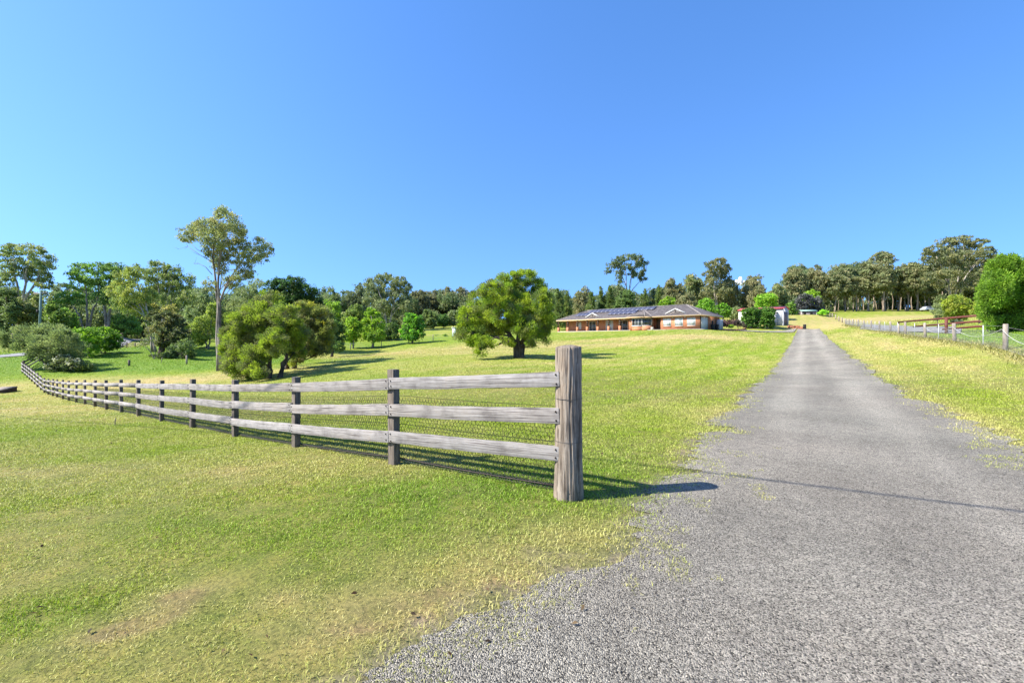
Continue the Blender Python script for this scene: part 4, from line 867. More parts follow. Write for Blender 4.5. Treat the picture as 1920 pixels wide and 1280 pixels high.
GC = 1.9; GB = 2.8; GL = 1.15
def leaves(lobes, kind, d, g, pal=None, cover=1.0, lmin=.05, minclump=.1, shell=.5):
    L, wr, orient, cr, fl, cov, pal0, _ = KIND[kind]; pal = np.array(pal or pal0)*GB
    pxm = d/455.0; L = max(L*pxm, lmin); W = L*wr
    if wr*L < .62*pxm: W = .62*pxm
    P_, A_, N_, Cc, tips = [], [], [], [], []
    for (c, r) in lobes:
        c = np.array(c); r = np.array(r)*GL; rm = float(np.mean(r)); rc = max(cr*rm, minclump)
        nc = max(8, int(4.6*(rm/rc)**2.0)); u = g.normal(size=(nc, 3)); u /= np.linalg.norm(u, axis=1)[:, None]
        rad = shell+(1-shell)*g.random(nc)**.5; cc = c+u*r*rad[:, None]*.86
        area = math.pi*(r[0]*r[2]); nl = int(GC*cov*cover*area/(L*W*.5))
        per = g.multinomial(nl, g.dirichlet(np.full(nc, 3.0))) if nl > 0 else np.zeros(nc, int)
        idx = np.repeat(np.arange(nc), per); n = len(idx)
        if n == 0: continue
        off = g.normal(size=(n, 3)); off /= np.linalg.norm(off, axis=1)[:, None]+1e-9
        off *= (g.random(n)**.45)[:, None]*rc*g.uniform(.6, 1.35, nc)[idx][:, None]; off[:, 2] *= fl
        p = cc[idx]+off; out = (p-c)/r; out /= np.linalg.norm(out, axis=1)[:, None]+1e-9; j = g.normal(size=(n, 3))
        if orient == 'droop': ax = np.array([0,0,-1.])+j*.5+out*.15
        elif orient == 'up': ax = out*.8+off/(rc+1e-6)*.8+np.array([0,0,.55])+j*.38
        elif orient == 'flat': ax = off*[1,1,.2]/(rc+1e-6)+j*[.7,.7,.15]
        else: ax = j
        ax /= np.linalg.norm(ax, axis=1)[:, None]+1e-9
        nn = g.normal(size=(n, 3))+(np.array([0,0,1.4]) if orient in ('flat', 'rand') else 0)+(out*.5)
        sd = np.cross(ax, nn); sd /= np.linalg.norm(sd, axis=1)[:, None]+1e-9
        k = g.choice(len(pal), nc, p=g.dirichlet(np.full(len(pal), 2.5))*.6+.4/len(pal)); base = pal[k][idx]*g.uniform(.82, 1.2, nc)[idx][:, None]
        second = pal[g.integers(0, len(pal), n)]; mixf = g.random((n, 1))*.45; col = (base*(1-mixf)+second*mixf)*g.uniform(.78, 1.28, (n, 1))
        ll = L*g.uniform(.6, 1.3, n)[:, None]; ww = W*g.uniform(.7, 1.25, n)[:, None]
        V = np.stack([p-ax*ll*.5, p+sd*ww*.5-ax*ll*.05, p+ax*ll*.5, p-sd*ww*.5-ax*ll*.05], 1)
        P_.append(V); Cc.append(np.repeat(col, 4, 0)); tips.append(cc)
    return np.concatenate(P_).reshape(-1, 3), np.concatenate(Cc), tips

def curve(a, b, g, n=6, bend=.12, up=.0):
    a = np.array(a, float); b = np.array(b, float); t = np.linspace(0, 1, n)[:, None]; L = np.linalg.norm(b-a)
    o = g.normal(size=3)*L*bend; return a+(b-a)*t+o*np.sin(np.pi*t)*.7+g.normal(size=(n, 3))*L*.018*np.sin(np.pi*t)+np.array([0,0,1])*(up*L*np.sin(np.pi*t))

def auto_lobes(kind, x0, x1, z0, z1, g, n, kx=0):
    Rx = (x1-x0)/2; Rz = (z1-z0)/2; cx = (x0+x1)/2; cz = (z0+z1)/2; Ry = Rx*.9; L = []
    if kind == 'casu':
        k = max(4, n)
        for i in range(k):
            t = (i+.3)/k; r = Rx*(1-.80*t**1.2)*g.uniform(.75, 1.05); L.append(((cx+g.normal(0, Rx*.16), g.normal(0, Ry*.2), z0+(z1-z0)*(.08+.86*t)), (r*.8, r*.8, (z1-z0)/k*1.0)))
        return L
    pts = []
    for i in range(n):
        best = None; bd = -1
        for _ in range(14):
            u = g.normal(size=3); u /= np.linalg.norm(u); u *= g.uniform(.35, .74)
            if kind in ('gum', 'gumw', 'forest', 'flat') and u[2] < -.45: u[2] *= .6
            dd = min([np.linalg.norm(u-q) for q in pts], default=9)
            if dd > bd: bd = dd; best = u
        pts.append(best); s = g.uniform(.36, .52) if kind in ('gum', 'gumw', 'forest', 'flat') else g.uniform(.44, .58)
        L.append(((cx+best[0]*Rx+best[1]*Ry*kx, best[1]*Ry, cz+best[2]*Rz), (s*Rx*1.1, s*Ry*1.1, s*Rz*(.9 if kind in ('flat', 'forest') else 1.05))))
    return L

def plant(name, label, cat, px, d, crown=None, kind='gum', lobes=None, n=7, seed=0, trunk=.02, pal=None, cover=1.0, stems=None, group=None, bark=None, lean=0, fork=.55, twigs=3, lobe_depth=.5, grow=1.0, grow_z=1.0, base_py=None, lmin=.05, trunk_name="trunk", crown_name="crown", minclump=.1, shell=.5, dead=()):
    g = rs(seed*13+int(px)*7+int(d)); x = wx(px, d); z = g1(x, d); s = d/F
    X = lambda q: (q-px)*s
    Zf = lambda q: wz(q, d)-z
    if lobes:
        xs = [q[0]-q[2] for q in lobes]+[q[0]+q[2] for q in lobes]; Rx = (max(xs)-min(xs))/2*s; mx = (max(xs)+min(xs))/2; LL = []
        for q in lobes:
            lx = (q[0]-mx)*s/Rx; dep = math.sqrt(max(0, 1-lx*lx))*Rx*lobe_depth; y = q[4] if len(q) > 4 else g.uniform(-1, 1)*dep
            r = (q[2]+q[3])/2*s; LL.append(((wx(q[0], d+y)-x, y, wz(q[1], d+y)-z), (q[2]*s*grow, r*grow, q[3]*s*grow*grow_z)))
    else:
        x0, x1, yt, yb = crown; LL = auto_lobes(kind, X(x0), X(x1), max(.05, Zf(yb)), Zf(yt), g, n, x/d)
    root = thing(name, label, cat, (x, d, z), 0, group)
    V, cc, tips = leaves(LL, kind, d, g, pal, cover, lmin, minclump, shell)
    nq = len(V)//4; me = np_mesh(crown_name, V, np.arange(4*nq), np.full(nq, 4), M['leaf'], cc); link(crown_name, me, root)
    bk = M[bark or KIND[kind][7]]; zt = max(l[0][2] for l in LL); zb = min(l[0][2]-l[1][2] for l in LL); cxm = float(np.mean([l[0][0] for l in LL])); m = MB()
    H = max(l[0][2]+l[1][2] for l in LL); r0 = trunk*H
    st = stems or [[(0, 0), (lean*.4, .3), (lean, fork), ]]
    ends = []
    for q in st:
        if stems: P_ = np.array([(X(a[0]), (a[2] if len(a) > 2 else 0), Zf(a[1])) for a in q]); P_[0][2] = -.12
        else:
            hx = cxm*.6; P_ = np.array([(0,0,-.15), (hx*.25+g.normal(0,.02)*H, g.normal(0,.02)*H, H*fork*.5), (hx*.6+g.normal(0,.02)*H, g.normal(0,.02)*H, H*fork), (cxm+g.normal(0,.02)*H, 0, H*.8)])
        t = np.linspace(0, 1, len(P_)); tt = np.linspace(0, 1, 12); Q = np.stack([np.interp(tt, t, P_[:, k]) for k in range(3)], 1)
        Q[1:-1] = .25*Q[:-2]+.5*Q[1:-1]+.25*Q[2:]; Q[2:-1] += g.normal(size=(9, 3))*[1,1,0]*r0*.22
        rr = r0*(1-.72*tt)*(1.0 if len(st) == 1 else .8); rr[0] *= 1.5; rr[1] *= 1.12; m.tube(Q, rr, 8); ends.append((Q, rr))
    for li, (c, r) in enumerate(LL):
        c = np.array(c); Q, rr = ends[int(np.argmin([np.min(np.linalg.norm(Q_-c, axis=1)) for Q_, _ in ends]))]
        lim = [i for i in range(2, 12) if Q[i][2] < c[2]-.25*r[2]] or [3]; i = lim[max(0, len(lim)-1-g.integers(1, 4))] if len(lim) > 2 else lim[-1]
        m.tube(curve(Q[i], c, g, 7, .10, .04), np.linspace(max(rr[i]*.5, .012), max(rr[i]*.13, .006), 7), 6)
        tp = tips[li] if li < len(tips) else []
        for k in range(min(twigs, len(tp))):
            e = tp[g.integers(0, len(tp))]; m.tube(curve(c, e, g, 4, .12), np.linspace(max(rr[i]*.2, .008), max(rr[i]*.06, .004), 4), 4)
    for q in dead:
        P_ = np.array([(X(a[0]), 0, Zf(a[1])) for a in q]); m.tube(P_, np.linspace(r0*.2, r0*.04, len(P_)), 5)
        for k in range(5):
            i = g.integers(1, len(P_)); e = P_[i]+np.array([(P_[-1]-P_[0])[0]*.3*g.random(), g.normal(0,.3), g.normal(.2,.35)]); m.tube(curve(P_[i], e, g, 4, .1), np.linspace(r0*.08, r0*.02, 4), 4)
    m.build(trunk_name, bk, root, sm=True)
    return root

T = lambda name, label, px, d, **k: plant(name, label, "tree", px, d, **k)
S = lambda name, label, px, d, **k: plant(name, label, k.pop('cat', "shrub"), px, d, crown_name="foliage", trunk_name="stem", **k)
# --- the tall gum behind the rail fence
T("gum_tree", "tallest gum tree with an open crown and two pale trunks, standing behind the rail fence", 410, 45, kind='gum', trunk=.0125, seed=1, twigs=7, lmin=.2, bark='bark_grey', cover=.80, minclump=.36, grow=1.02, pal=[(.10,.115,.05),(.12,.13,.05),(.08,.095,.045),(.15,.14,.06)],
  lobes=[(420,413,27,20),(385,424,20,15),(352,440,17,14),(372,432,18,13),(398,448,28,20),(432,440,26,22),(452,430,13,11),(408,478,17,20),(414,500,12,16),(452,462,24,15),(470,478,18,13),(492,464,17,19),(486,487,14,10),(458,496,16,9),(472,513,15,7),(448,516,16,11),(428,528,12,10),(440,535,14,9),(395,470,12,14),(436,480,16,14),(394,532,8,10)],
  stems=[[(410,696),(408,640),(409,580),(407,540),(400,500),(398,462),(412,425)], [(412,696),(413,640),(413,585),(414,560),(424,532),(437,515),(462,478)], [(410,640),(410,570),(410,530),(412,490),(420,440)]],
  dead=[[(396,490),(375,478),(352,462),(335,467)], [(398,515),(385,500),(372,494),(364,495)], [(394,480),(370,468),(352,450)]])
# --- paperbarks on the lawn
T("paperbark_tree", "spreading bright green paperbark with two leaning dark trunks just behind the rail fence", 505, 37, kind='paper', trunk=.036, seed=2, grow=1.1, cover=1.15, twigs=6, lmin=.15, minclump=.38, lobe_depth=.75,
  lobes=[(503,567,24,18),(475,582,26,20),(533,588,25,20),(452,603,24,20),(502,606,30,24),(540,612,22,22),(432,634,17,20),(470,630,26,22),(512,640,24,22),(545,640,20,20),(425,662,11,20),(446,662,18,20),(475,665,22,18),(500,662,18,14),(470,688,18,12),(490,690,14,12),(462,703,12,6),(437,683,12,12),(556,655,13,14),(560,622,14,20),(490,606,40,32,0.5),(460,640,28,30,.5),(440,697,13,9),(484,698,12,9),(425,684,8,10)],
  stems=[[(503,713),(508,690),(505,665),(495,640),(485,610)], [(524,710),(528,692),(538,668),(540,650),(530,620)], [(500,713),(495,685),(478,655),(455,630)]])
T("paperbark_tree", "rusty-tipped paperbark with thick dark trunks, tucked behind the spreading bright green one", 546, 43, kind='paper', trunk=.04, seed=3, twigs=5, lmin=.15, minclump=.38, cover=1.05,
  pal=[(.125,.14,.022),(.09,.105,.032),(.085,.082,.042),(.07,.08,.032),(.16,.15,.02),(.08,.09,.035)], grow=1.1,
  lobes=[(572,580,24,14),(595,592,24,18),(560,605,24,22),(610,612,15,20),(585,622,26,20),(616,640,10,14),(600,648,18,14),(570,650,20,16),(590,660,12,6),(610,658,9,6),(556,675,10,12),(548,640,18,18)],
  stems=[[(538,693),(537,670),(545,640),(555,610)], [(552,692),(553,665),(565,640),(585,610)]])
T("paperbark_tree", "large round paperbark standing alone mid-lawn, its short trunk in full view", 975, 41, kind='paper', trunk=.045, seed=4, twigs=7, lmin=.15, minclump=.40, lobe_depth=.8,
  pal=[(.12,.16,.013),(.10,.145,.015),(.055,.08,.022),(.075,.08,.034),(.14,.17,.015)], grow=1.13, cover=1.25,
  lobes=[(985,519,22,13),(955,524,18,13),(1008,537,15,15),(968,540,24,14),(922,545,20,15),(893,563,18,17),(940,555,26,18),(980,560,26,18),(1017,566,16,20),(878,592,17,20),(912,590,24,22),(950,588,24,18),(990,592,24,18),(1020,600,15,20),(868,622,10,16),(888,630,15,18),(900,654,9,12,-2.2),(915,640,12,10,-1.8),(1000,618,18,18),(985,615,18,18,-2.8),(1022,628,9,14),(995,645,8,9,-2.5),(952,640,9,8,-1.5),(930,622,14,8,2),(945,610,16,10,2),(935,585,38,34,0),(990,590,34,34,0),(905,605,26,26,1.5)],
  stems=[[(975,672),(975,655),(972,635),(968,610),(960,575)], [(975,660),(982,630),(992,600),(1000,560)], [(972,650),(960,630),(940,612),(905,585)]])
# --- shrubs and trees at the road end of the fence
S("wattle_bush", "large grey-green feathery bush at the far end of the rail fence", 98, 48, kind='wattle', trunk=.03, seed=5, twigs=6, lmin=.16, minclump=.5, cat="bush",
  lobes=[(30,630,28,17),(62,625,34,18),(95,628,30,20),(120,640,24,20),(140,655,16,18),(60,645,34,16),(95,655,34,16),(20,645,20,10),(130,672,18,12),(75,665,22,10)],
  stems=[[(98,692),(85,665),(60,635),(40,622)], [(98,692),(97,660),(95,630),(100,615)], [(100,692),(108,665),(125,645),(135,640)], [(96,692),(75,670),(45,645),(20,640)], [(101,692),(118,675),(138,665)]])
S("flowering_shrub", "low dark shrub speckled with white flowers beneath the grey-green feathery bush", 128, 46.5, kind='dark', seed=6, lmin=.1, cover=.9, pal=[(.05,.065,.025),(.04,.055,.022),(.30,.29,.26),(.07,.085,.03),(.06,.07,.03),(.045,.05,.03)], trunk=.02, lobes=[(98,684,14,9),(118,678,16,13),(138,682,16,11),(125,688,20,6)])
S("low_shrub", "low spreading green shrub right of the white-flowered one", 163, 46.8, kind='mid', seed=7, lmin=.1, pal=[(.11,.125,.03),(.08,.10,.03),(.06,.08,.03)], trunk=.02, lobes=[(153,684,12,10),(168,688,12,7),(158,690,18,5)])
S("round_tree", "bright round green tree, nearer of the pair just past the feathery bush", 168, 57, kind='lime', seed=8, lmin=.13, trunk=.045, cat="tree", pal=[(.10,.17,.014),(.13,.20,.016),(.07,.125,.016),(.05,.09,.018)], lobes=[(142,632,16,16),(160,628,20,14),(150,650,16,16),(172,640,16,16),(148,664,10,10),(165,655,16,12)])
S("round_tree", "dark-bellied round green tree, farther of the pair past the feathery bush", 192, 61, kind='lime', seed=9, lmin=.13, trunk=.05, cat="tree", pal=[(.09,.16,.014),(.12,.19,.016),(.05,.095,.016),(.035,.065,.018)], lobes=[(178,625,18,12),(200,628,20,14),(215,638,14,12),(190,642,20,14),(208,648,14,9),(172,646,10,12)], stems=[[(193,668),(190,660),(182,650)], [(193,668),(198,658),(206,648)]])
T("bare_tree", "small half-bare grey tree leaning beside the thin bent stake", 290, 56, kind='gum', seed=10, trunk=.018, cover=.35, lmin=.15, bark='bark_grey', lobes=[(272,640,10,8),(285,632,10,8),(262,648,6,5)], stems=[[(290,677),(291,660),(287,640),(280,625),(272,605)], [(290,668),(280,655),(266,645),(258,640)]])
T("gum_tree", "lime-tinged gum with a pale trunk leaning left over the bright green lawn", 292, 63, kind='gum', seed=11, trunk=.016, twigs=5, lmin=.2, pal=[(.125,.145,.035),(.10,.125,.035),(.075,.10,.035),(.15,.155,.04)], lobes=[(238,522,24,16),(255,508,18,13),(222,545,18,14),(250,548,24,18),(275,555,16,16),(235,570,22,16),(262,580,20,14),(280,600,12,12)],
  stems=[[(292,668),(286,630),(276,600),(262,575),(248,545),(245,520)], [(286,640),(281,610),(276,575),(268,545)]])
T("gum_tree", "dense dome-topped gum behind the lime-tinged leaning one", 306, 78, kind='gum', seed=12, trunk=.018, twigs=4, lmin=.2, pal=[(.07,.095,.03),(.09,.115,.035),(.055,.075,.03),(.12,.125,.05)], lobes=[(300,503,20,12),(325,512,18,14),(285,515,15,13),(345,528,16,18),(305,530,24,16),(335,548,18,16),(290,550,18,16),(352,558,12,14),(318,565,18,14)],
  stems=[[(308,648),(306,600),(300,560),(295,520)], [(306,610),(312,565),(322,525)]])
T("bushy_tree", "dark bushy tree with pale yellow new growth on top and a thick leaning trunk", 303, 61, kind='dark', seed=13, trunk=.06, twigs=4, lmin=.16, pal=[(.05,.06,.026),(.07,.08,.03),(.04,.05,.024),(.10,.095,.04)], lobes=[(310,598,20,14),(288,592,12,12),(330,605,18,14),(300,618,22,14),(335,628,20,16),(312,638,18,12),(345,645,12,14),(330,655,14,10)], stems=[[(300,666),(304,645),(306,625),(305,600)], [(300,666),(312,640),(325,615)]])
T("bushy_tree", "pale yellow-green tree top just above the dark bushy tree", 318, 66, kind='yel', seed=14, trunk=.02, lmin=.16, pal=[(.20,.18,.055),(.165,.155,.05),(.12,.125,.04)], lobes=[(285,577,10,8),(318,580,13,9),(312,590,16,8),(295,586,9,6)])
S("hanging_shrub", "dark green shrub drooping to the grass between the stake and the grey lawn post", 342, 57, kind='mid', seed=15, lmin=.14, trunk=.03, pal=[(.06,.085,.03),(.08,.105,.035),(.045,.065,.028)], lobes=[(330,655,14,11),(350,650,14,14),(345,668,16,9),(322,665,10,8),(358,665,8,9)])
S("ground_shrub", "low dark mound of plants at the foot of the thick leaning trunk", 305, 58, kind='dark', seed=16, lmin=.1, trunk=.02, pal=[(.05,.07,.025),(.035,.05,.022),(.08,.095,.03)], lobes=[(288,669,10,5),(306,667,14,6),(322,667,10,4)])
T("young_tree", "yellow-green young tree with two thin dark trunks left of the tall gum", 388, 68, kind='yel', seed=17, trunk=.026, twigs=4, lmin=.18, pal=[(.155,.18,.035),(.12,.15,.035),(.085,.11,.03)], lobes=[(378,605,14,12),(362,618,16,14),(385,625,16,12),(372,640,14,9),(395,600,12,16),(400,580,10,14)], stems=[[(386,661),(388,645),(382,620)], [(390,661),(394,640),(396,600)]])
T("gum_tree", "grey-green gum seen between the dome-topped gum and the tall gum trunk", 378, 95, crown=(345,425,545,625), kind='gum', n=7, seed=18, pal=[(.085,.11,.05),(.07,.095,.045),(.10,.12,.06)], lmin=.25, cover=1.3)
T("gum_tree", "thin airy gum showing to the right of the tall gum trunk, above the bright paperbark", 455, 98, crown=(425,510,528,620), kind='gum', n=8, seed=19, cover=.8, pal=[(.10,.12,.055),(.08,.10,.05),(.12,.135,.065)], lmin=.25)
T("fig_tree", "dense very dark dome-shaped tree rising behind the bright paperbark", 552, 76, kind='dark', seed=20, trunk=.05, lmin=.2, cover=1.15, lobes=[(520,535,20,12),(548,530,24,11),(575,545,22,14),(505,552,14,14),(540,555,30,18),(590,562,14,16),(565,572,28,16),(600,578,9,14),(520,575,22,18)])
T("broad_tree", "dark green leafy tree filling the gap right of the rusty-tipped paperbark", 622, 70, kind='dark', seed=21, trunk=.03, lmin=.18, pal=[(.03,.06,.018),(.045,.08,.02),(.025,.045,.018),(.06,.10,.022)], lobes=[(612,600,16,14),(628,612,16,16),(640,630,10,16),(620,640,18,16),(636,650,10,9)])
T("silky_tree", "tall open gum with forked white stems at the left edge of the photo", 36, 98, kind='flat', seed=22, grow=1.05, grow_z=1.3, cover=.72, trunk=.020, twigs=6, lmin=.26, bark='bark_pale', pal=[(.075,.105,.035),(.09,.115,.04),(.06,.08,.035),(.12,.125,.05)], minclump=.7, lobes=[(28,468,20,8),(58,470,20,9),(82,488,17,14),(10,485,14,10),(45,492,26,10),(90,508,9,14),(8,510,14,10),(35,512,22,9),(68,515,22,11),(82,530,14,9),(12,535,14,11),(25,548,16,8)],
  stems=[[(36,612),(35,575),(34,545),(28,515),(24,485)], [(40,612),(42,570),(46,540),(50,505),(52,480)], [(38,600),(48,560),(64,535),(80,505)], [(32,612),(22,585),(10,560),(5,545)]])
T("spreading_tree", "flat-layered green tree left of the two grey trunks, with ferny foliage", 163, 100, kind='flat', seed=23, grow=1.05, grow_z=1.3, cover=.72, trunk=.020, twigs=5, lmin=.26, minclump=.7, lobes=[(155,502,18,8),(180,503,20,8),(140,515,14,8),(170,520,24,9),(205,510,18,9),(150,535,18,9),(185,538,22,9),(130,558,22,9),(150,562,22,8),(115,570,14,7)], stems=[[(163,612),(163,580),(162,550),(158,520)], [(165,612),(172,588),(183,560),(186,530)], [(160,608),(148,590),(138,575)]])
T("spreading_tree", "ferny green tree on two close grey trunks behind the round green pair", 200, 99, kind='flat', seed=24, grow=1.05, grow_z=1.3, cover=.72, trunk=.026, twigs=5, lmin=.26, minclump=.7, pal=[(.06,.10,.028),(.05,.085,.026),(.08,.12,.03)], lobes=[(215,502,16,8),(222,522,14,12),(200,530,20,10),(210,552,16,10),(190,560,18,9),(222,570,14,8)], stems=[[(199,626),(199,590),(196,560),(188,530)], [(203,626),(204,590),(210,562),(218,530)]])
T("understorey_tree", "yellow-green low tree right of the green power pole", 102, 92, crown=(85,128,565,632), kind='lime', n=6, seed=25, pal=[(.085,.125,.026),(.11,.145,.03),(.06,.09,.026)], lmin=.2)
T("understorey_tree", "bright vine-hung tree between the power pole and the flat-layered tree", 118, 94, crown=(100,150,580,640), kind='lime', n=6, seed=26, pal=[(.075,.14,.02),(.055,.105,.022),(.10,.16,.026)], lmin=.2)
T("understorey_tree", "olive low tree left of the green power pole", 55, 93, crown=(30,75,552,625), kind='mid', n=6, seed=27, pal=[(.095,.105,.035),(.075,.09,.034),(.12,.125,.045)], lmin=.2)
T("understorey_tree", "dark leafy tree at the left edge under the tall open gum", 12, 90, crown=(-12,38,548,630), kind='mid', n=6, seed=28, pal=[(.06,.085,.032),(.08,.105,.036),(.05,.07,.03)], lmin=.2)
T("understorey_tree", "low green tree beside the distant road, right of the two grey trunks", 235, 102, crown=(215,262,585,640), kind='mid', n=6, seed=29, lmin=.2)
T("understorey_tree", "dark low tree behind the road fence under the leaning lime-tinged gum", 265, 108, crown=(240,290,575,636), kind='dark', n=6, seed=30, lmin=.2, pal=[(.04,.06,.024),(.055,.075,.026),(.075,.09,.03)])
S("round_bush", "pale green rounded bush next to the distant road", 248, 112, crown=(236,262,617,640), kind='mid', n=5, seed=31, lmin=.15, pal=[(.12,.14,.06),(.10,.12,.05)])
# --- middle distance
T("young_tree", "slender lime green young tree, left of the row along the thin wire fence", 662, 84, crown=(645,675,588,645), kind='lime', n=7, seed=40, trunk=.024, lmin=.15)
T("young_tree", "tallest lime green tree of the row along the thin wire fence", 699, 84.5, kind='lime', seed=41, trunk=.030, lmin=.15, lobes=[(692,586,11,9),(702,592,12,12),(708,608,14,14),(688,610,14,14),(682,625,12,13),(700,628,18,14),(714,625,8,12)])
T("young_tree", "rounded bright green tree, right of the row along the thin wire fence", 773, 86, kind='lime', seed=42, trunk=.034, lmin=.15, pal=[(.07,.16,.014),(.10,.21,.016),(.045,.10,.016),(.03,.07,.018)], lobes=[(768,596,12,9),(776,604,16,14),(762,620,12,14),(782,622,16,14),(770,630,18,10),(788,610,8,14)])
S("dense_bush", "dark spreading bush behind the tallest lime green tree", 724, 94, kind='dark', seed=43, trunk=.03, cat="bush", lmin=.15, pal=[(.045,.075,.022),(.03,.05,.02),(.07,.10,.028)], lobes=[(722,618,14,13),(736,615,12,12),(720,633,16,9),(740,630,8,9)])
S("olive_bush", "olive green bush behind the slender lime tree", 655, 100, crown=(642,690,575,625), kind='mid', n=7, seed=44, cat="bush", lmin=.15, pal=[(.075,.105,.026),(.055,.08,.024),(.095,.12,.03)])
T("lime_tree", "lime green tree top beside the pale far roof", 622, 110, crown=(604,642,565,620), kind='lime', n=7, seed=45, lmin=.2, pal=[(.12,.18,.022),(.095,.15,.022),(.07,.11,.022)])
T("pale_tree", "pale blossoming tree in front of the far grey roof", 648, 116, crown=(638,658,578,612), kind='yel', n=5, seed=46, lmin=.2, pal=[(.19,.20,.11),(.15,.165,.085)])
T("pine_tree", "narrow conical pine right of the dark dome-shaped tree", 624, 128, crown=(608,640,538,615), kind='casu', n=7, seed=47, lmin=.25, pal=[(.065,.085,.04),(.05,.07,.035),(.085,.10,.05)])
T("pine_tree", "thin double-topped pine left of the big white-trunked gum", 668, 132, crown=(648,688,529,612), kind='gum', n=9, seed=48, lmin=.25, cover=.75, pal=[(.06,.075,.038),(.05,.065,.034),(.08,.09,.045)])
T("gum_tree", "big grey gum with several white trunks behind the row of lime trees", 724, 112, kind='gum', seed=49, trunk=.022, twigs=4, lmin=.25, cover=1.25, pal=[(.09,.105,.05),(.075,.09,.045),(.11,.12,.055),(.06,.075,.04)], lobes=[(720,522,18,10),(745,528,16,12),(700,535,16,13),(760,540,10,12),(725,545,22,14),(695,560,14,14),(750,560,18,16),(715,572,16,12),(735,580,20,12),(762,575,9,14)], stems=[[(726,628),(724,595),(718,565),(708,540)], [(730,628),(733,595),(740,565),(745,540)], [(722,628),(715,600),(702,575)]])
for k, (px, d, c, lab) in enumerate([(783,145,(766,805,546,600),"first of the grey gums on the skyline right of the big white-trunked gum"), (812,150,(795,830,546,604),"rounded gum on the skyline midway between the white-trunked gum and the lone paperbark"),
      (838,152,(822,856,541,604),"tall gum on the skyline just left of the lone paperbark"), (862,155,(848,884,538,604),"skyline gum half hidden by the left side of the lone paperbark")]):
    T("gum_tree", lab, px, d, crown=c, kind='gumw', n=9, seed=50+k, lmin=.3, cover=1.2, pal=[(.085,.085,.045),(.07,.075,.042),(.105,.10,.05)])
T("shade_tree", "rounded olive tree right of the bright green tree at the end of the row", 802, 122, crown=(786,822,581,632), kind='mid', n=7, seed=55, lmin=.2, pal=[(.09,.115,.035),(.07,.095,.034),(.05,.07,.03)])
T("shade_tree", "dark green tree above the small saplings", 832, 126, crown=(818,848,588,628), kind='dark', n=6, seed=56, lmin=.2, pal=[(.045,.085,.022),(.03,.06,.02),(.06,.10,.024)])
T("shade_tree", "pale feathery tree next to the tiny green pump shed", 850, 128, crown=(838,868,580,630), kind='mid', n=6, seed=57, lmin=.2, pal=[(.10,.12,.055),(.08,.10,.045)])
S("sapling", "little round sapling on the far lawn, right of the other sapling", 834, 97, crown=(830,839,626,634), kind='lime', n=3, seed=58, lmin=.1, cat="sapling", trunk=.04)
S("sapling", "little round sapling on the far lawn, left of the other sapling", 817, 99, crown=(813,822,627,633), kind='lime', n=3, seed=59, lmin=.1, cat="sapling", trunk=.04)
# --- the belt of trees behind the house
belt = [("casuarina_tree",1046,118,(1028,1066,541,612),'casu',"grey-green casuarina at the left end of the belt, next to the lone paperbark"), ("casuarina_tree",1064,122,(1048,1082,546,612),'casu',"dark casuarina behind the low left end of the house roof"),
  ("gum_tree",1092,128,(1072,1112,537,600),'gumw',"brown-topped rounded gum above the left solar panels"), ("casuarina_tree",1108,121,(1090,1124,545,605),'casu',"green casuarina right of the brown-topped gum"),
  ("casuarina_tree",1127,130,(1115,1141,536,600),'casu',"spiky many-tipped casuarina above the middle of the verandah roof"), ("casuarina_tree",1144,126,(1132,1158,534,600),'casu',"tall spiky casuarina directly left of the umbrella-crowned gum trunk"),
  ("she_oak",1174,118,(1154,1194,540,600),'mid',"dense rounded green tree below the umbrella-crowned gum"), ("casuarina_tree",1208,124,(1194,1222,540,600),'casu',"flat-topped dark casuarina right of the umbrella-crowned gum"),
  ("casuarina_tree",1235,128,(1224,1248,533,598),'casu',"narrow casuarina above the bay window"), ("gum_tree",1262,126,(1242,1284,523,590),'gumw',"broad grey gum above the house ridge"),
  ("gum_tree",1298,130,(1280,1317,508,590),'gum',"oval airy gum left of the tall white-stemmed gum"), ("gum_tree",1286,122,(1268,1306,548,594),'gumw',"low brownish gum behind the right end of the ridge"),
  ("gum_tree",1366,128,(1347,1386,519,592),'gumw',"dark wide gum right of the tall white-stemmed gum"), ("gum_tree",1402,130,(1384,1428,515,590),'gumw',"rounded brown gum below the little white cloud"),
  ("gum_tree",1418,124,(1404,1438,535,592),'gumw',"low gum behind the left end of the red-roofed shed"), ("gum_tree",1456,136,(1440,1474,528,592),'gum',"grey gum rising behind the right end of the red-roofed shed")]
for k, (nm, px, d, c, kd, lab) in enumerate(belt):
    T(nm, lab, px, d, crown=c, kind=kd, n=9 if kd != 'casu' else 7, seed=70+k, lmin=.26, cover=1.15, twigs=2, pal=[(.055,.085,.026),(.07,.10,.03),(.045,.07,.026)] if nm == 'she_oak' else None)
T("gum_tree", "umbrella-crowned gum with bare spreading limbs, standing high above the house roof", 1180, 148, kind='gum', seed=90, trunk=.012, grow=1.02, twigs=5, lmin=.28, cover=.95, minclump=.8, pal=[(.06,.08,.032),(.08,.095,.04),(.05,.065,.03)],
  lobes=[(1148,497,12,6),(1140,507,7,5),(1160,488,13,7),(1178,482,15,6),(1197,485,12,7),(1208,495,7,7),(1170,500,13,6),(1190,500,12,7),(1206,508,6,7),(1163,512,9,6),(1196,516,12,5),(1205,522,9,6),(1160,525,7,7),(1186,512,8,6)],
  stems=[[(1180,600),(1178,560),(1176,540),(1168,520),(1156,500)], [(1180,560),(1180,535),(1186,510),(1192,490)], [(1178,575),(1182,548),(1194,533),(1204,524)], [(1177,545),(1174,520),(1172,492)]])
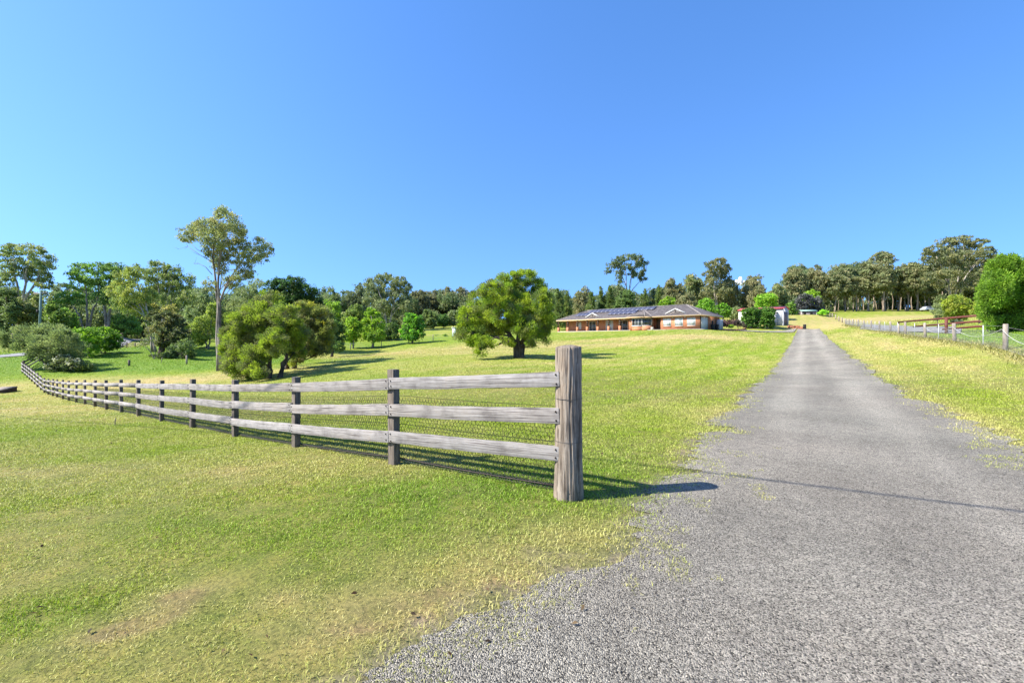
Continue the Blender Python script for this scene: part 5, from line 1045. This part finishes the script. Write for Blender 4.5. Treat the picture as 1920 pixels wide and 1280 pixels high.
T("gum_tree", "tall white-stemmed gum with a two-part crown above the right end of the house", 1345, 126, kind='gum', seed=91, trunk=.016, twigs=4, lmin=.26, cover=1.2, minclump=.7, bark='bark_pale', pal=[(.085,.09,.04),(.07,.08,.038),(.11,.105,.045)],
  lobes=[(1350,490,12,7),(1336,498,13,9),(1356,503,12,10),(1344,513,16,10),(1326,515,8,10),(1362,517,8,9),(1328,532,10,9),(1338,528,10,7),(1325,550,12,12),(1355,545,12,14),(1345,562,14,14)], stems=[[(1345,596),(1344,560),(1343,535),(1345,510),(1348,492)], [(1344,545),(1338,525),(1332,508)]])
T("street_tree", "bright green tree top peeping over the house ridge", 1251, 112, kind='lime', seed=92, lmin=.2, lobes=[(1245,568,9,8),(1256,564,10,8),(1252,575,14,9)])
T("street_tree", "bright green layered tree behind the garage end of the house", 1325, 108, crown=(1305,1344,558,604), kind='lime', n=8, seed=93, lmin=.18, pal=[(.085,.16,.018),(.11,.19,.02),(.055,.10,.018)])
T("street_tree", "clipped round lollipop tree left of the red-roofed shed", 1356, 100, crown=(1343,1369,569,594), kind='lime', n=7, seed=94, lmin=.15, trunk=.04, pal=[(.075,.15,.016),(.10,.19,.018),(.05,.095,.016)])
T("street_tree", "lime green flat-topped tree above the red shed roof", 1437, 112, crown=(1417,1457,549,582), kind='lime', n=8, seed=95, lmin=.18, pal=[(.12,.20,.02),(.09,.165,.02),(.15,.22,.026)])
S("grey_shrub", "pale grey-green shrub between the lollipop tree and the red-roofed shed", 1380, 106, crown=(1366,1396,575,602), kind='mid', n=5, seed=96, lmin=.12, pal=[(.12,.14,.07),(.095,.115,.055),(.14,.16,.07)])
S("clipped_bush", "left one of two square clipped bushes in front of the red-roofed shed", 1407, 94.5, kind='lime', seed=97, lmin=.13, cover=1.4, trunk=.03, cat="bush", pal=[(.048,.095,.016),(.065,.12,.018),(.032,.062,.016)], lobes=[(1400,585,9,8),(1413,584,10,8),(1400,598,9,9),(1414,597,9,10),(1407,590,12,12),(1400,608,8,7),(1414,608,8,7)])
S("clipped_bush", "right one of two square clipped bushes, touching the grey roller door", 1438, 94, kind='lime', seed=98, lmin=.13, cover=1.4, trunk=.03, cat="bush", pal=[(.048,.095,.016),(.065,.12,.018),(.032,.062,.016)], lobes=[(1430,584,10,8),(1444,585,9,9),(1430,598,10,10),(1444,598,9,9),(1437,590,13,12),(1430,608,9,7),(1444,608,8,7)])
S("purple_shrub", "purple-leaved shrub nearest the garage corner of the house", 1352, 87, kind='purp', seed=99, lmin=.1, trunk=.03, lobes=[(1350,605,7,5),(1357,607,6,5)])
S("purple_shrub", "largest purple-leaved shrub, in the middle of the brick-edged bed", 1366, 88, kind='purp', seed=100, lmin=.1, trunk=.03, lobes=[(1363,604,8,5),(1371,605,8,6),(1366,609,9,4)])
S("purple_shrub", "dark purple shrub at the shed end of the brick-edged bed", 1384, 90, kind='purp', seed=101, lmin=.1, trunk=.03, pal=[(.04,.03,.03),(.055,.04,.035),(.05,.05,.03)], lobes=[(1381,605,8,6),(1389,607,7,5),(1396,611,5,3)])
S("ball_shrub", "small bright green ball between the purple shrubs", 1372, 86, kind='lime', seed=102, lmin=.09, trunk=.03, lobes=[(1372,611,5,3),(1369,612,4,2)])
S("potted_shrub", "yellow-green potted shrub on the verandah edge", 1163, 95.6, kind='yel', seed=103, lmin=.08, trunk=.03, cat="plant", lobes=[(1161,616,3,2.2),(1165,615,3,2.5)])
S("round_shrub", "bright green ball-shaped shrub at the far end of the wire fence", 1543, 117, crown=(1534,1554,582,594), kind='lime', n=5, seed=104, lmin=.12, pal=[(.10,.20,.016),(.13,.24,.02)])
T("smoke_tree", "wide slate-dark tree behind the little green-roofed shed", 1518, 129, kind='slate', seed=105, lmin=.2, trunk=.04, lobes=[(1508,562,14,10),(1524,566,14,12),(1535,578,10,12),(1500,575,12,10),(1515,578,18,10),(1497,587,8,8)])
T("lime_tree", "lime green tree half behind the slate-dark tree", 1522, 137, crown=(1505,1542,545,580), kind='lime', n=7, seed=106, lmin=.2)
S("green_bush", "mid green bush between the red-roofed shed and the slate-dark tree", 1483, 122, crown=(1474,1494,565,600), kind='lime', n=5, seed=107, lmin=.15, cat="bush", pal=[(.08,.135,.022),(.06,.10,.022)])
# --- the gum forest along the top of the right-hand paddock
forest = [(1492,146,(1473,1512,499,575),'gumw',"tall forest gum at the left end of the row, behind the slate-dark tree"), (1532,148,(1509,1556,496,572),'gumw',"broad-crowned forest gum above the lime green tree"), (1480,150,(1466,1495,530,585),'gumw',"low brownish gum at the very left foot of the forest"),
  (1565,146,(1546,1592,498,563),'forest',"forest gum with a straight pale trunk beside the fence end"), (1585,150,(1568,1604,508,560),'forest',"shorter forest gum second along from the fence end"), (1606,147,(1588,1624,512,560),'forest',"slim forest gum in the dip of the treetops"),
  (1628,146,(1609,1648,488,562),'forest',"rounded forest gum left of the taller pointed one"), (1656,144,(1634,1682,484,556),'forest',"forest gum with the white straight trunk"), (1659,150,(1637,1679,471,498),'forest',"small flat crown standing up above the white straight trunk"),
  (1684,149,(1666,1702,500,560),'forest',"narrow forest gum right of the white straight trunk"), (1702,146,(1680,1724,492,565),'forest',"forest gum with slanting side branches"), (1720,144,(1700,1742,484,556),'forest',"full-crowned forest gum left of the great domed gum"),
  (1742,152,(1722,1764,505,566),'forest',"lower forest gum behind the silver car"), (1862,140,(1838,1886,520,585),'dark',"dark forest tree behind the tall clipped cypress"), (1800,150,(1780,1830,505,570),'forest',"forest gum under the right of the great dome"), (1835,150,(1815,1862,500,580),'forest',"shaded forest gum at the right end of the row")]
for k, (px, d, c, kd, lab) in enumerate(forest):
    T("forest_gum", lab, px, d, crown=c, kind=kd, n=10, seed=120+k, lmin=.3, cover=.95, trunk=.016, twigs=2, fork=.6, pal=[(.035,.045,.022),(.05,.06,.028)] if kd == 'dark' else None)
T("forest_gum", "great domed gum with pale forked limbs, tallest of the forest on the right", 1786, 136, kind='forest', seed=140, trunk=.013, grow=1.0, grow_z=1.2, twigs=5, lmin=.28, cover=.95, minclump=.8, bark='bark_pale', pal=[(.085,.09,.04),(.07,.08,.036),(.11,.105,.045),(.055,.065,.032)],
  lobes=[(1775,455,20,7),(1805,450,22,7),(1832,457,20,8),(1752,468,18,7),(1850,472,16,9),(1738,482,12,7),(1790,470,26,8),(1820,478,24,8),(1862,488,10,8),(1765,488,22,8),(1840,495,20,9),(1800,495,24,8),(1750,505,16,8),(1780,512,20,8),(1825,515,22,9),(1850,515,14,10),(1815,535,18,8),(1760,530,14,8),(1780,480,20,10),(1800,482,22,10),(1825,498,20,10),(1740,520,14,10),(1790,500,20,10)],
  stems=[[(1784,590),(1783,560),(1779,535),(1768,505),(1755,480)], [(1788,590),(1790,560),(1795,530),(1800,500),(1812,470)], [(1783,560),(1778,530),(1780,490),(1785,465)], [(1793,545),(1808,520),(1830,495)]])
g_ = rs(66)
for k in range(34):   # bare pale trunks of the inner forest, each a slim tree with a small crown
    px = 1556+k*9.0+g_.uniform(-3, 3); d = g_.uniform(150, 172); yt = np.interp(px, [1556,1600,1660,1700,1760,1860], [515,522,508,510,500,505])+g_.uniform(0, 12)
    o = T("slender_gum", "slim pale-trunked gum crowded inside the forest along the paddock edge", px, d, crown=(px-11, px+11, yt, yt+44), kind='forest', n=4, seed=200+k, lmin=.34, trunk=.012 if k % 3 else .016, twigs=1, cover=1.1, group="slender gums inside the forest", bark='bark_pale' if k % 4 == 0 else 'bark_tan', fork=.62)
# --- garden behind the red rails
S("yellow_shrub", "large rounded yellow-green shrub behind the red rails", 1791, 46, kind='yel', seed=150, lmin=.12, trunk=.03, minclump=.25, cover=1.2, lobes=[(1785,563,15,10),(1800,566,14,12),(1776,575,10,13),(1806,582,11,12),(1790,580,20,12),(1782,592,14,8),(1800,594,12,7)])
S("lime_shrub", "smaller yellow-green shrub half hidden by the tall clipped cypress", 1836, 44, kind='yel', seed=151, lmin=.12, trunk=.03, minclump=.25, lobes=[(1836,570,9,8),(1832,582,12,8),(1842,584,10,9),(1826,588,6,5),(1840,575,10,9)])
T("thin_sapling", "thin wispy grey-green sapling left of the rounded yellow-green shrub", 1757, 43, kind='wattle', seed=152, lmin=.1, trunk=.016, cover=.8, pal=[(.10,.12,.05),(.13,.145,.06)], lobes=[(1757,575,6,7),(1753,585,7,6),(1762,588,6,7),(1757,596,7,5)])
S("planter_bush", "dark low bush behind the red rails under the rounded yellow-green shrub", 1797, 43, kind='dark', seed=153, lmin=.1, trunk=.03, pal=[(.05,.065,.035),(.04,.05,.03)], lobes=[(1793,603,9,4),(1802,604,6,4)])
T("cypress_tree", "tall dense bright green clipped cypress at the right edge of the photo", 1898, 30, kind='cyp', seed=154, lmin=.11, trunk=.05, minclump=.22, cover=1.25, lobe_depth=.9, shell=.72,
  lobes=[(1888,512,30,28),(1915,518,34,34),(1868,545,24,34),(1900,550,40,36),(1862,578,20,28),(1890,585,36,28),(1925,575,36,34),(1948,540,26,40),(1872,603,18,16),(1905,605,32,14),(1940,600,26,20),(1857,552,10,22),(1869,524,15,24),(1875,504,20,18),(1885,498,24,18),(1854,585,10,20),(1862,606,12,10),(1870,540,16,30)], pal=[(.065,.115,.012),(.08,.135,.014),(.045,.08,.013),(.10,.155,.016)])
# --- far woodland that closes the gaps behind the named trees
def woodland():
    g = rs(88); lobes = []; m = MB(); pal = [(.06,.085,.036),(.078,.098,.042),(.095,.103,.048),(.052,.07,.034)]
    bands = [(-900, -160, 545, 650, 110, 150, 160), (-160, 420, 550, 640, 118, 150, 210), (420, 640, 566, 640, 125, 160, 80), (600, 900, 560, 628, 140, 175, 110), (1020, 1480, 556, 606, 138, 165, 150), (1470, 1560, 520, 586, 158, 178, 26), (1700, 2060, 505, 580, 160, 185, 110), (1556, 1720, 512, 556, 168, 190, 26), (1556, 1760, 572, 586, 172, 195, 9)]
    for x0, x1, yt, yb, d0, d1, n in bands:
        for k in range(n):
            px = x0+(x1-x0)*(k+g.random())/n; d = g.uniform(d0, d1); s = d/F; x = wx(px, d); zb = g1(x, d); t = g.random()
            py = yt+(yb-yt)*t+g.normal(0, 5)+10*(fbm(np.array([px*.018]), np.array([1.0]), 5, 3)[0]-.5)*2; r = g.uniform(12, 22)*s
            lobes.append(((x, d, max(wz(py, d), zb+r*.4)), (r, r, r*g.uniform(.7, 1.0))))
            if k % 3 == 0: m.tube(curve((x, d-r*.4, zb-.3), (x+g.normal(0, 1), d, lobes[-1][0][2]+.2), g, 5, .03), np.linspace(.22, .08, 5), 5)
    V, cc, _ = leaves(lobes, 'gumw', 150, g, pal, 1.0, .45, 1.2); nq = len(V)//4
    o = link("woodland", np_mesh("woodland", V, np.arange(4*nq), np.full(nq, 4), M['leaf'], cc)); tag(o, "distant mixed woodland filling the skyline behind the separate trees", "woodland", None, 'stuff')
    t = m.build("trunks", M['bark_tan'], o); t['kind'] = 'stuff'
woodland()
